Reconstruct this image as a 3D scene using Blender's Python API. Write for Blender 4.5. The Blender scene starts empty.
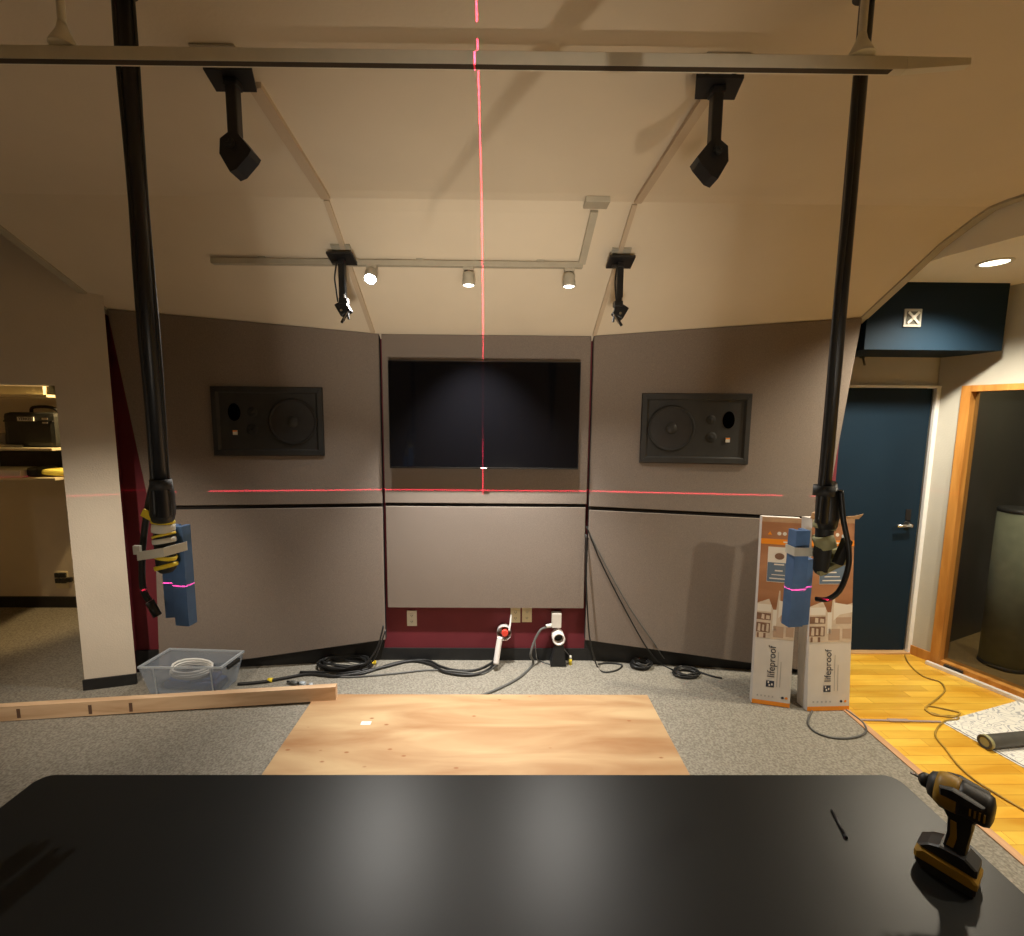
import bpy, bmesh, math, random
from mathutils import Vector, Matrix
random.seed(7)
S = bpy.context.scene
C = S.collection
R = math.radians

# ------------------------------------------------------------------ camera
EYE = Vector((0, 0, 1.75))
FPX, PX, PY = 449.2, 506.6, 466.8
_y, _p, _r = R(0.602), R(6.36), R(0.489)
def _camrows():
    cy, sy, cp, sp, cr, sr = math.cos(_y), math.sin(_y), math.cos(_p), math.sin(_p), math.cos(_r), math.sin(_r)
    A = Matrix(((cy, -sy, 0), (0, 0, 1), (sy, cy, 0)))
    B = Matrix(((1, 0, 0), (0, cp, sp), (0, -sp, cp)))
    D = Matrix(((cr, sr, 0), (-sr, cr, 0), (0, 0, 1)))
    return D @ B @ A
M3 = _camrows()
cam_d = bpy.data.cameras.new('camera')
cam = bpy.data.objects.new('camera', cam_d); C.objects.link(cam)
cam_d.sensor_fit = 'HORIZONTAL'; cam_d.sensor_width = 36
cam_d.lens = FPX / 1024 * 36
cam_d.shift_x = (512 - PX) / 1024; cam_d.shift_y = (PY - 468) / 1024
cam_d.clip_start = 0.05
rt, up, fw = M3[0], M3[1], M3[2]
cam.matrix_world = Matrix(((rt[0], up[0], -fw[0], EYE[0]), (rt[1], up[1], -fw[1], EYE[1]), (rt[2], up[2], -fw[2], EYE[2]), (0, 0, 0, 1)))
S.camera = cam

# ------------------------------------------------------------------ world, exposure, lights
w = bpy.data.worlds.new('World'); S.world = w; w.use_nodes = True
w.node_tree.nodes['Background'].inputs[0].default_value = (1.0, .86, .66, 1)
w.node_tree.nodes['Background'].inputs[1].default_value = 0.0
S.view_settings.view_transform = 'Standard'; S.view_settings.look = 'None'
S.view_settings.gamma = 1; S.view_settings.use_curve_mapping = False
S.view_settings.exposure = 0.0
S.cycles.use_light_tree = True
S.cycles.max_bounces = 10; S.cycles.diffuse_bounces = 6; S.cycles.transmission_bounces = 8; S.cycles.transparent_max_bounces = 12
S.cycles.sample_clamp_indirect = 4.0

def light(kind, name, loc, power, col, aim=None, size=.05, angle=None, blend=.5):
    d = bpy.data.lights.new(name, kind); d.energy = power; d.color = col
    o = bpy.data.objects.new(name, d); C.objects.link(o); o.location = loc
    if kind == 'AREA': d.shape = 'DISK'; d.size = size
    else: d.shadow_soft_size = size
    if kind == 'SPOT': d.spot_size = R(angle); d.spot_blend = blend
    if aim is not None: o.rotation_euler = (Vector(aim) - Vector(loc)).to_track_quat('-Z', 'Y').to_euler()
    return o
TRACK = [(-.713, 2.575, 2.445), (-.189, 2.575, 2.43), (.359, 2.575, 2.435)]
WARM = (1.0, .86, .68); NEUT = (1.0, .95, .87)
light('SPOT', 'track_light_beam', (TRACK[0][0], 2.53, 2.42), 85, NEUT, (-1.15, 1.6, .2), .025, 112, .7)
light('SPOT', 'track_light_beam', (TRACK[1][0], 2.545, 2.42), 330, NEUT, (-.13, 2.96, .5), .025, 80, 1.0)
light('SPOT', 'track_light_beam', (TRACK[2][0], 2.545, 2.42), 80, NEUT, (.75, 1.7, .1), .025, 112, .7)
light('SPOT', 'alcove_downlight_beam', (2.645, 2.50, 2.575), 185, (1.0, .88, .68), (2.62, 2.4, 0), .05, 138, .75)
light('SPOT', 'alcove_downlight_beam', (2.85, 1.1, 2.575), 120, (1.0, .88, .68), (2.75, 1.1, 0), .05, 150, .5)
light('SPOT', 'closet_lamp', (-2.85, 3.62, 2.30), 105, (1.0, .68, .30), (-3.9, 3.9, 1.3), .04, 80, .4)
# added unseen fill lamps standing in for the rest of the room's lighting
for bx_, by_ in ((-1.7, -1.2), (1.7, -1.2), (-3.1, .3)):
    light('SPOT', 'room_fill_beam', (bx_, by_, 2.74), 22 if bx_ < -3 else 7, WARM, (bx_, by_, 0), .06, 150, .6)
light('SPOT', 'ceiling_fill_beam', (0.0, -1.1, .45), 350, (1.0, .88, .72), (0, 3.2, 2.25), .30, 44, 1.0)  # added unseen uplight that brightens the sloped ceiling
light('SPOT', 'room_fill_beam', (-2.0, .7, 2.72), 215, WARM, (-2.36, 2.75, .45), .05, 40, 1.0)  # added unseen spot that brightens the left pillar
light('POINT', 'booth_fill_light', (3.9, 2.6, 2.3), 40, (1.0, .9, .55), size=.08)  # added fill light, brightens the booth behind the glass
light('SPOT', 'added_shadow_spot', (1.345, -1.0, .5), 90, (1.0, .86, .68), (-.12, 2.0, 2.77), .02, 28, 1.0)  # added unseen spot, throws the added post's shadow onto the ceiling

# self-levelling cross line laser on its tripod height: a level fan and an upright fan of red light
def laser():
    d = bpy.data.lights.new('laser_level_beam', 'POINT'); d.energy = 20; d.shadow_soft_size = 0
    d.color = (1, 1, 1); d.use_nodes = True
    nt = d.node_tree; N = nt.nodes; L = nt.links
    em = N['Emission']
    g = N.new('ShaderNodeTexCoord'); sp = N.new('ShaderNodeSeparateXYZ'); L.new(g.outputs['Normal'], sp.inputs[0])
    def m(op, a, b=None, c=None):
        n = N.new('ShaderNodeMath'); n.operation = op
        for i, v in enumerate((a, b, c)):
            if v is None: continue
            if isinstance(v, (int, float)): n.inputs[i].default_value = v
            else: L.new(v, n.inputs[i])
        return n.outputs[0]
    X, Y, Z = sp.outputs
    th = R(1.85)    # yaw of the upright fan
    side = m('ABSOLUTE', m('ADD', m('MULTIPLY', X, math.cos(th)), m('MULTIPLY', Y, math.sin(th))))
    lvl = m('ABSOLUTE', Z)
    front = m('GREATER_THAN', Y, .25)
    h = m('MULTIPLY', m('LESS_THAN', lvl, .0012), front)
    v = m('MULTIPLY', m('LESS_THAN', side, .0012), m('GREATER_THAN', Z, -.01))
    v = m('MULTIPLY', v, m('GREATER_THAN', Y, 0.0))
    tot = m('ADD', m('MULTIPLY', m('MULTIPLY', h, m('SUBTRACT', 1.0, m('MULTIPLY', m('GREATER_THAN', m('ABSOLUTE', X), .60), .85))), 85.0), m('MULTIPLY', v, 95.0))
    L.new(tot, em.inputs['Strength']); em.inputs['Color'].default_value = (1, .03, .10, 1)
    o = bpy.data.objects.new('laser_level_beam', d); C.objects.link(o); o.location = (-.028, -.12, 1.25)
laser()

# ------------------------------------------------------------------ helpers
def ray(px, py): return M3.transposed() @ Vector((px - PX, -(py - PY), FPX))
def atz(px, py, z=0.0):
    d = ray(px, py); return EYE + d * ((z - EYE.z) / d.z)
def aty(px, py, y):
    d = ray(px, py); return EYE + d * (y / d.y)

def mat(name, col, rough=.6, metal=0.0, var=0.0, vscale=20, bump=0.0, bscale=200, spec=.5, col2=None, stretch=(1, 1, 1), coat=0, alpha=1, trans=0, emit=None, estr=0):
    m = bpy.data.materials.new(name); m.use_nodes = True
    nt = m.node_tree; N = nt.nodes; L = nt.links; b = N['Principled BSDF']
    b.inputs['Base Color'].default_value = (*col, 1); b.inputs['Roughness'].default_value = rough
    b.inputs['Metallic'].default_value = metal; b.inputs['Specular IOR Level'].default_value = spec
    b.inputs['Coat Weight'].default_value = coat; b.inputs['Alpha'].default_value = alpha
    b.inputs['Transmission Weight'].default_value = trans
    if emit: b.inputs['Emission Color'].default_value = (*emit, 1); b.inputs['Emission Strength'].default_value = estr
    tc = N.new('ShaderNodeTexCoord'); mp = N.new('ShaderNodeMapping'); L.new(tc.outputs['Object'], mp.inputs[0])
    mp.inputs['Scale'].default_value = stretch
    nz = N.new('ShaderNodeTexNoise'); nz.inputs['Scale'].default_value = vscale; nz.inputs['Detail'].default_value = 6
    L.new(mp.outputs[0], nz.inputs[0])
    mx = N.new('ShaderNodeMix'); mx.data_type = 'RGBA'
    c2 = col2 or tuple(c * (1 - var) for c in col); c1 = col if col2 else tuple(min(1, c * (1 + var)) for c in col)
    mx.inputs[6].default_value = (*c2, 1); mx.inputs[7].default_value = (*c1, 1)
    cr = N.new('ShaderNodeMapRange'); cr.inputs[1].default_value = .35; cr.inputs[2].default_value = .65
    L.new(nz.outputs[0], cr.inputs[0]); L.new(cr.outputs[0], mx.inputs[0]); L.new(mx.outputs[2], b.inputs['Base Color'])
    if bump:
        n2 = N.new('ShaderNodeTexNoise'); n2.inputs['Scale'].default_value = bscale; L.new(tc.outputs['Object'], n2.inputs[0])
        bp = N.new('ShaderNodeBump'); bp.inputs['Strength'].default_value = bump; bp.inputs['Distance'].default_value = .004
        L.new(n2.outputs[0], bp.inputs['Height']); L.new(bp.outputs[0], b.inputs['Normal'])
    return m

def wood(name, c1, c2, knots=0, axis=0, ring=6.0, stretch=9.0, rough=.5, knotcol=(.16, .06, .02), planks=None):
    """long-grained timber along the local axis; optional knots and plank joints"""
    m = bpy.data.materials.new(name); m.use_nodes = True
    nt = m.node_tree; N = nt.nodes; L = nt.links; b = N['Principled BSDF']; b.inputs['Roughness'].default_value = rough
    tc = N.new('ShaderNodeTexCoord'); mp = N.new('ShaderNodeMapping'); L.new(tc.outputs['Object'], mp.inputs[0])
    sc = [stretch] * 3; sc[axis] = 1.0
    mp.inputs['Scale'].default_value = sc
    nz = N.new('ShaderNodeTexNoise'); nz.inputs['Scale'].default_value = ring / 3; nz.inputs['Detail'].default_value = 8; nz.inputs['Distortion'].default_value = .6
    L.new(mp.outputs[0], nz.inputs[0])
    cr = N.new('ShaderNodeValToRGB'); cr.color_ramp.elements[0].position = .33; cr.color_ramp.elements[1].position = .66
    cr.color_ramp.elements[0].color = (*c1, 1); cr.color_ramp.elements[1].color = (*c2, 1)
    L.new(nz.outputs[0], cr.inputs[0]); out = cr.outputs[0]
    if planks:   # (length, width) brick pattern with board to board tone changes
        br = N.new('ShaderNodeTexBrick'); br.inputs['Scale'].default_value = 1
        br.inputs['Brick Width'].default_value = planks[0]; br.inputs['Row Height'].default_value = planks[1]
        br.inputs['Mortar Size'].default_value = .0015; br.offset = .37
        br.inputs['Color1'].default_value = (1, 1, 1, 1); br.inputs['Color2'].default_value = (.66, .60, .5, 1); br.inputs['Mortar'].default_value = (.45, .3, .18, 1)
        L.new(tc.outputs['Object'], br.inputs[0])
        mu = N.new('ShaderNodeMix'); mu.data_type = 'RGBA'; mu.blend_type = 'MULTIPLY'; mu.inputs[0].default_value = .8
        L.new(out, mu.inputs[6]); L.new(br.outputs[0], mu.inputs[7]); out = mu.outputs[2]
    if knots:
        vo = N.new('ShaderNodeTexVoronoi'); vo.inputs['Scale'].default_value = knots
        m2 = N.new('ShaderNodeMapping'); s2 = [1.5, 1.5, 1.5]; s2[axis] = .8; m2.inputs['Scale'].default_value = s2
        L.new(tc.outputs['Object'], m2.inputs[0]); L.new(m2.outputs[0], vo.inputs[0])
        mr = N.new('ShaderNodeMapRange'); mr.inputs[1].default_value = .05; mr.inputs[2].default_value = .11; mr.inputs[3].default_value = 1; mr.inputs[4].default_value = 0
        L.new(vo.outputs['Distance'], mr.inputs[0])
        mx = N.new('ShaderNodeMix'); mx.data_type = 'RGBA'; mx.inputs[7].default_value = (*knotcol, 1)
        L.new(mr.outputs[0], mx.inputs[0]); L.new(out, mx.inputs[6]); out = mx.outputs[2]
    L.new(out, b.inputs['Base Color'])
    return m

MT = {}
MT['ceiling'] = mat('painted_ceiling', (.74, .65, .51), .85, var=.02, vscale=3, bump=.10, bscale=90)
MT['wall'] = mat('cream_wall_paint', (.70, .63, .53), .8, var=.03, vscale=4, bump=.3, bscale=120)
MT['greywall'] = mat('pale_grey_wall_paint', (.52, .51, .46), .8, var=.03, vscale=4, bump=.2, bscale=120)
MT['red'] = mat('maroon_wall_paint', (.15, .014, .024), .7, var=.06, vscale=5)
MT['navy'] = mat('navy_paint', (.0075, .020, .036), .6, var=.05, vscale=3, spec=.15)
MT['fabric'] = mat('brown_acoustic_fabric', (.240, .200, .170), .95, var=.14, vscale=260, bump=.5, bscale=420, spec=.1)
MT['fabric_edge'] = mat('panel_black_edge', (.02, .016, .014), .9)
MT['carpet'] = mat('speckled_carpet', (.32, .30, .255), 1.0, col2=(.19, .175, .145), vscale=95, bump=.6, bscale=160, spec=.05)
MT['rubber'] = mat('black_rubber_base', (.012, .012, .013), .6, var=.2)
MT['lam'] = mat('black_laminate', (.009, .0095, .009), .37, var=.08, vscale=2, bump=.04, bscale=500, spec=.22)
MT['black'] = mat('black_metal', (.010, .010, .011), .42, var=.2, vscale=8)
MT['matte'] = mat('matt_black_plastic', (.014, .014, .013), .65, var=.2, vscale=12)
MT['dark'] = mat('charcoal_plastic', (.024, .024, .023), .55, var=.12, vscale=14)
MT['cone'] = mat('speaker_cone_paper', (.03, .03, .031), .38, var=.1)
MT['screen'] = mat('glossy_screen', (.003, .003, .004), .07, spec=.35)
MT['rail'] = mat('beige_rail_enamel', (.46, .42, .33), .5, var=.04)
MT['slot'] = mat('rail_slot', (.05, .035, .02), .7)
MT['white'] = mat('white_plastic', (.74, .72, .66), .45, var=.03)
MT['almond'] = mat('almond_plastic', (.72, .66, .46), .45, var=.04)
MT['whitepaint'] = mat('white_gloss_paint', (.82, .84, .86), .4, var=.02)
MT['chrome'] = mat('brushed_metal', (.75, .75, .74), .25, metal=1)
MT['oak'] = wood('oak_frame', (.42, .17, .03), (.62, .30, .07), axis=2)
MT['floorwood'] = wood('honey_wood_floor', (.76, .40, .035), (.98, .66, .10), axis=0, ring=5, stretch=5, rough=.35, planks=(.46, .062))
MT['ply'] = wood('pine_plywood', (.34, .18, .08), (.54, .38, .21), knots=8.5, axis=0, stretch=6, ring=3.5, rough=.55, knotcol=(.30, .13, .05))
MT['ply_edge'] = wood('plywood_edge', (.45, .26, .12), (.7, .45, .22), axis=0)
MT['stud'] = wood('spruce_stud', (.56, .36, .21), (.74, .53, .34), knots=3.2, axis=0, rough=.7, knotcol=(.12, .06, .04))
MT['foam'] = mat('blue_foam', (.10, .20, .42), .75, var=.06, vscale=30)
MT['tape'] = mat('white_tape', (.66, .64, .55), .6, var=.05)
MT['yellow'] = mat('yellow_tape', (.80, .60, .03), .5, var=.08)
MT['olive'] = mat('olive_tape', (.36, .35, .18), .6, var=.12, vscale=30)
MT['cable'] = mat('black_cable', (.012, .012, .012), .45)
MT['gcable'] = mat('grey_cable', (.10, .10, .095), .45)
MT['wcable'] = mat('white_cable', (.68, .68, .66), .45)
MT['ycable'] = mat('yellow_brown_cable', (.38, .24, .04), .5, var=.3, vscale=9)
MT['pvc'] = mat('white_pvc', (.78, .74, .72), .35)
MT['orange'] = mat('orange_print', (.90, .30, .02), .5)
MT['card'] = mat('printed_carton_white', (.72, .69, .66), .55, var=.04, vscale=6)
MT['cardb'] = mat('brown_cardboard', (.50, .32, .19), .8, var=.1)
MT['photo'] = wood('wood_floor_print', (.26, .10, .045), (.50, .25, .13), axis=0, ring=3, stretch=4)
MT['printgrey'] = mat('grey_blue_print', (.13, .19, .28), .55)
MT['ink'] = mat('dark_ink', (.03, .04, .07), .6)
MT['inklite'] = mat('pale_ink', (.46, .45, .45), .6)
MT['sofa'] = mat('printed_sofa_cream', (.66, .56, .46), .6, var=.08)
MT['sofab'] = mat('printed_sofa_brown', (.22, .12, .08), .6, var=.2)
MT['cream'] = mat('printed_cream', (.80, .76, .70), .6)
MT['glow'] = mat('lamp_glow', (1, 1, 1), .5, emit=(1.0, .95, .82), estr=14)
MT['glowblue'] = mat('bright_lamp_glow', (1, 1, 1), .5, emit=(.80, .95, 1.0), estr=60)
MT['dglow'] = mat('downlight_glow', (1, 1, 1), .5, emit=(1.0, .93, .72), estr=9)
MT['drilly'] = mat('yellow_tool_plastic', (.30, .17, .010), .5, var=.08)
MT['drillb'] = mat('black_tool_rubber', (.013, .012, .011), .5, var=.2)
MT['steel'] = mat('dark_steel', (.25, .24, .23), .35, metal=1)
MT['paper'] = mat('white_paper', (.80, .79, .74), .7, var=.03)
MT['redcap'] = mat('red_plastic', (.62, .05, .03), .5)
MT['bluecloth'] = mat('blue_cloth', (.05, .09, .22), .8, var=.2)
MT['screencyl'] = mat('green_grey_fabric', (.20, .22, .15), .9, var=.1, vscale=20)
MT['boothwall'] = mat('dark_booth_wall', (.055, .05, .04), .9, var=.1)
MT['shelf'] = mat('white_shelf_board', (.75, .68, .48), .5)
MT['bag'] = mat('black_nylon', (.022, .024, .022), .6, var=.2, bump=.3, bscale=300)
MT['yellowcloth'] = mat('yellow_cloth', (.70, .62, .12), .8)
def clearmat(name, col, a, rough):
    m = bpy.data.materials.new(name); m.use_nodes = True; nt = m.node_tree; N = nt.nodes; L = nt.links
    b = N['Principled BSDF']; b.inputs['Base Color'].default_value = (*col, 1); b.inputs['Roughness'].default_value = rough
    t = N.new('ShaderNodeBsdfTransparent'); t.inputs[0].default_value = (*[min(1, .8 + c * .2) for c in col], 1)
    mx = N.new('ShaderNodeMixShader'); mx.inputs[0].default_value = a
    L.new(t.outputs[0], mx.inputs[1]); L.new(b.outputs[0], mx.inputs[2]); L.new(mx.outputs[0], N['Material Output'].inputs[0])
    return m
MT['clear'] = clearmat('clear_bin_plastic', (.50, .56, .64), .30, .2)
MT['clearrim'] = clearmat('clear_bin_rim', (.60, .66, .72), .55, .25)
MT['glass'] = clearmat('booth_glass', (.02, .02, .02), .14, .03)

class B:
    """collects geometry in world coordinates for one mesh"""
    def __init__(s): s.bm = bmesh.new(); s.mi = 0
    def _f(s, vs, smooth=False):
        try: f = s.bm.faces.new(vs)
        except ValueError: return None
        f.material_index = s.mi; f.smooth = smooth; return f
    def box(s, c, size, rot=None, bev=0.0):
        c = Vector(c); hx, hy, hz = [q / 2 for q in size]
        t = bmesh.new(); bmesh.ops.create_cube(t, size=1)
        bmesh.ops.scale(t, vec=size, verts=t.verts)
        if bev: bmesh.ops.bevel(t, geom=list(t.edges), offset=bev, segments=2, affect='EDGES', profile=.6)
        s._merge(t, Matrix.Translation(c) @ (rot.to_4x4() if rot else Matrix.Identity(4))); return s
    def _merge(s, t, mw):
        mp = {v: s.bm.verts.new(mw @ v.co) for v in t.verts}
        for f in t.faces: s._f([mp[v] for v in f.verts], f.smooth)
        t.free()
    def bb(s, a, b, bev=0.0):
        a, b = Vector(a), Vector(b); return s.box((a + b) / 2, [abs(q) for q in (b - a)], bev=bev)
    def slab(s, front, back):
        """closed solid between two matching outlines"""
        f = [s.bm.verts.new(p) for p in front]; k = [s.bm.verts.new(p) for p in back]; n = len(f)
        s._f(f); s._f(list(reversed(k)))
        for i in range(n): s._f([f[i], k[i], k[(i + 1) % n], f[(i + 1) % n]])
        return s
    def ext(s, pts, vec): 
        v = Vector(vec); return s.slab([Vector(p) for p in pts], [Vector(p) + v for p in pts])
    def lathe(s, prof, base, axis=(0, 0, 1), seg=24, smooth=True, cap=True):
        """prof: list of (radius, height) along axis"""
        q = Vector((0, 0, 1)).rotation_difference(Vector(axis).normalized()); base = Vector(base); rings = []
        for r, h in prof:
            rings.append([s.bm.verts.new(base + q @ Vector((r * math.cos(2 * math.pi * k / seg), r * math.sin(2 * math.pi * k / seg), h))) for k in range(seg)])
        for a, b in zip(rings, rings[1:]):
            for k in range(seg): s._f([a[k], a[(k + 1) % seg], b[(k + 1) % seg], b[k]], smooth)
        if cap: s._f(list(reversed(rings[0]))); s._f(rings[-1])
        return s
    def cyl(s, a, b, r, r2=None, seg=20):
        a, b = Vector(a), Vector(b); return s.lathe([(r, 0), (r if r2 is None else r2, (b - a).length)], a, b - a, seg)
    def tube(s, pts, r, seg=8, smoothpts=True, rs=None):
        pts = [Vector(p) for p in pts]
        if smoothpts and len(pts) > 2:
            o = []; n = len(pts)
            for i in range(n - 1):
                p0, p1, p2, p3 = pts[max(i - 1, 0)], pts[i], pts[i + 1], pts[min(i + 2, n - 1)]
                for k in range(6):
                    t = k / 6; o.append(.5 * ((2 * p1) + (p2 - p0) * t + (2 * p0 - 5 * p1 + 4 * p2 - p3) * t * t + (3 * p1 - p0 - 3 * p2 + p3) * t ** 3))
            o.append(pts[-1]); pts = o
        rings = []; ref = Vector((0, 0, 1)); n = len(pts)
        for i, p in enumerate(pts):
            d = (pts[min(i + 1, n - 1)] - pts[max(i - 1, 0)])
            if d.length < 1e-9: d = Vector((0, 0, 1))
            d.normalize(); a = d.cross(ref)
            if a.length < .15: a = d.cross(Vector((1, 0, 0)) if abs(d.x) < .8 else Vector((0, 1, 0)))
            a.normalize(); b = d.cross(a).normalized()
            if rings:   # keep the frame from flipping
                pa = s._la
                a = (pa - d * pa.dot(d)); a = a.normalized() if a.length > 1e-6 else d.orthogonal().normalized(); b = d.cross(a)
            s._la = a
            rr = r if rs is None else rs[min(int(i * len(rs) / n), len(rs) - 1)]
            rings.append([s.bm.verts.new(p + (a * math.cos(2 * math.pi * k / seg) + b * math.sin(2 * math.pi * k / seg)) * rr) for k in range(seg)])
        for x, y in zip(rings, rings[1:]):
            for k in range(seg): s._f([x[k], x[(k + 1) % seg], y[(k + 1) % seg], y[k]], True)
        s._f(list(reversed(rings[0]))); s._f(rings[-1]); return s

WM = {}      # world matrices of things, so that parts can be given in world coordinates
def link(o): C.objects.link(o); return o
def obj(name, b, m, parent=None, **props):
    """links collected geometry as ONE mesh; m is a material or list"""
    bm = b.bm if isinstance(b, B) else b
    bmesh.ops.recalc_face_normals(bm, faces=bm.faces)
    origin = None
    if parent is not None: bm.transform(WM[parent.name].inverted())
    else:
        xs = [v.co for v in bm.verts]
        origin = Vector(((min(v.x for v in xs) + max(v.x for v in xs)) / 2, (min(v.y for v in xs) + max(v.y for v in xs)) / 2, min(v.z for v in xs)))
        bm.transform(Matrix.Translation(-origin))
    me = bpy.data.meshes.new(name); bm.to_mesh(me); bm.free()
    for q in (m if isinstance(m, (list, tuple)) else [m]): me.materials.append(MT[q] if isinstance(q, str) else q)
    o = link(bpy.data.objects.new(name, me))
    if parent is not None: o.parent = parent; WM[o.name] = WM[parent.name].copy()
    else: o.location = origin; WM[o.name] = Matrix.Translation(origin)
    for k, v in props.items(): o[k] = v
    return o
def thing(name, label, cat, loc, rotz=0, group=None):
    o = link(bpy.data.objects.new(name, None)); o.empty_display_size = .05
    o.location = loc; o.rotation_euler = (0, 0, rotz); o['label'] = label; o['category'] = cat
    if group: o['group'] = group
    WM[o.name] = Matrix.Translation(Vector(loc)) @ Matrix.Rotation(rotz, 4, 'Z'); return o
def tag(o, label, cat, group=None):
    o['label'] = label; o['category'] = cat
    if group: o['group'] = group
    return o
def struct(name, b, m, parent=None):
    o = obj(name, b, m, parent)
    if parent is None: o['kind'] = 'structure'
    return o
def copy_tree(o, parent=None):
    c = o.copy(); C.objects.link(c)
    if parent is not None: c.parent = parent
    for ch in list(o.children): copy_tree(ch, c)
    return c
def text_bm(body, size, mw, depth=.0008, bold=False, xs=1.0):
    cu = bpy.data.curves.new('t', 'FONT'); cu.body = body; cu.size = size; cu.extrude = depth; cu.align_x = 'CENTER'; cu.align_y = 'CENTER'
    if bold: cu.offset = size * .02
    to = bpy.data.objects.new('t', cu); C.objects.link(to)
    dg = bpy.context.evaluated_depsgraph_get(); me = bpy.data.meshes.new_from_object(to.evaluated_get(dg))
    bm = bmesh.new(); bm.from_mesh(me); bm.transform(mw @ Matrix.Diagonal((xs, 1, 1, 1)))
    bpy.data.objects.remove(to); bpy.data.curves.remove(cu); bpy.data.meshes.remove(me); return bm

# ------------------------------------------------------------------ the room
def lerp(a, b, t): return a + (b - a) * t
def frontx(x):      # depth of the three part panel wall's front face
    if x < -.80: return lerp(3.03, 2.87, (-.80 - x) / 1.56)
    if x > .57: return lerp(3.03, 2.87, (x - .57) / 1.63)
    return 3.03
ZC, YK = 2.773, 2.25
def ceil_z(y): return ZC if y < YK else ZC - .62 * (y - YK)

b = B(); b.bb((-5.2, -3.2, -.06), (2.09, 4.1, 0)); struct('floor', b, 'carpet')
b = B(); b.bb((2.09, -3.2, -.06), (4.4, 3.3, -.001)); struct('floor_wood', b, 'floorwood')
b = B(); b.bb((2.075, -.9, 0), (2.115, 3.12, .007), .003); struct('trim_1', b, wood('threshold_strip', (.50, .27, .14), (.66, .40, .22), axis=1))

# main ceiling: level, then breaking down to the panel wall
b = B(); XL, XR = -2.49, 2.26; TH = .05
prof = [(-3.2, ZC)] + [(YK - .06, ZC), (YK, ZC - .008), (YK + .06, ceil_z(YK + .06)), (3.16, ceil_z(3.16))]
def xl(y): return -2.43 - .20 * (2.90 - y) if y > 1.0 else -2.81
def xr(y):
    pts = [(3.2, 2.23), (2.9, 2.245), (2.43, 2.275), (2.15, 2.36), (1.5, 2.45), (-3.3, 2.46)]
    for (a, p), (c, q) in zip(pts, pts[1:]):
        if c <= y <= a: return q + (p - q) * (y - c) / (a - c)
    return 2.46
ys = [-3.2, 1.0, 1.5, 2.0, 2.15, YK - .06, YK, YK + .06, 2.43, 2.65, 2.9, 3.16]
def cz0(y): return ZC - .006 if abs(y - YK) < 1e-6 else ceil_z(y)
rows = []
for y in ys:
    rows.append([b.bm.verts.new((xl(y), y, cz0(y))), b.bm.verts.new((xr(y), y, cz0(y))), b.bm.verts.new((xr(y), y, cz0(y) + TH)), b.bm.verts.new((xl(y), y, cz0(y) + TH))])
for p_, q_ in zip(rows, rows[1:]):
    for k in range(4): b._f([p_[k], p_[(k + 1) % 4], q_[(k + 1) % 4], q_[k]])
b._f(rows[0]); b._f(rows[-1])
struct('ceiling', b, 'ceiling')
# edge mouldings of the ceiling
for n, fx, s in ((2, xl, 1), (3, xr, -1)):
    b = B(); rows = []
    for y in [y for y in ys if y < 2.95]:
        x = fx(y); z = cz0(y); rows.append([b.bm.verts.new(q) for q in ((x + s * .012, y, z - .012), (x + s * .012, y, z + .004), (x - s * .028, y, z + .004), (x - s * .028, y, z - .016))])
    for p_, q_ in zip(rows, rows[1:]):
        for k in range(4): b._f([p_[k], p_[(k + 1) % 4], q_[(k + 1) % 4], q_[k]])
    b._f(rows[0]); b._f(rows[-1]); struct('trim_%d' % n, b, 'rail')
# side ceiling over the alcove with the drop to the main ceiling, then room shell
b = B(); yy = list(reversed(ys)) ; o_ = [(xr(y) + .03, y, 2.60) for y in yy] + [(4.4, -3.2, 2.60), (4.4, 3.3, 2.60)]; b.ext(o_, (0, 0, .05))
for y0_, y1_ in zip(yy, yy[1:]): b.slab([(xr(y0_) + .03, y0_, 2.6501), (xr(y1_) + .03, y1_, 2.6501), (xr(y1_) + .03, y1_, 2.86), (xr(y0_) + .03, y0_, 2.86)], [(xr(y0_) + .05, y0_, 2.6501), (xr(y1_) + .05, y1_, 2.6501), (xr(y1_) + .05, y1_, 2.86), (xr(y0_) + .05, y0_, 2.86)])
struct('ceiling_right', b, mat('pale_ceiling_paint', (.88, .86, .78), .85, var=.02, vscale=3))
b = B(); b.bb((-5.2, -3.2, 2.95), (XL - .03, 4.1, 3.0)); struct('ceiling_left', b, 'ceiling')
# front wall behind the panels
b = B(); b.bb((-.86, 3.08, .09), (.63, 3.14, 2.30)); struct('wall_front', b, 'red')
b = B(); b.ext([(-.86, 3.08, 0), (.63, 3.08, 0), (.63, 3.08, .09), (-.86, 3.08, .09)], (0, -.008, 0)); struct('baseboard_front', b, 'rubber')
OFF = .07
def angled(x0, x1, z0, z1, off, th):
    a, c = Vector((x0, frontx(x0) + off, 0)), Vector((x1, frontx(x1) + off, 0))
    return [(a.x, a.y, z0), (c.x, c.y, z0), (c.x, c.y, z1), (a.x, a.y, z1)], (0, th, 0)
p, v = angled(-2.62, -.84, 0, 2.42, OFF, .06); b = B(); b.ext(p, v); struct('wall_front_left', b, 'red')
p, v = angled(.61, 2.22, 0, 2.42, OFF, .06); b = B(); b.ext(p, v); struct('wall_front_right', b, 'red')
p, v = angled(-2.5, -.835, 0, .15, OFF - .02, .015); b = B(); b.ext(p, v); struct('baseboard_front_left', b, 'rubber')
p, v = angled(.605, 2.15, 0, .15, OFF - .02, .015); b = B(); b.ext(p, v); struct('baseboard_front_right', b, 'rubber')
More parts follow.
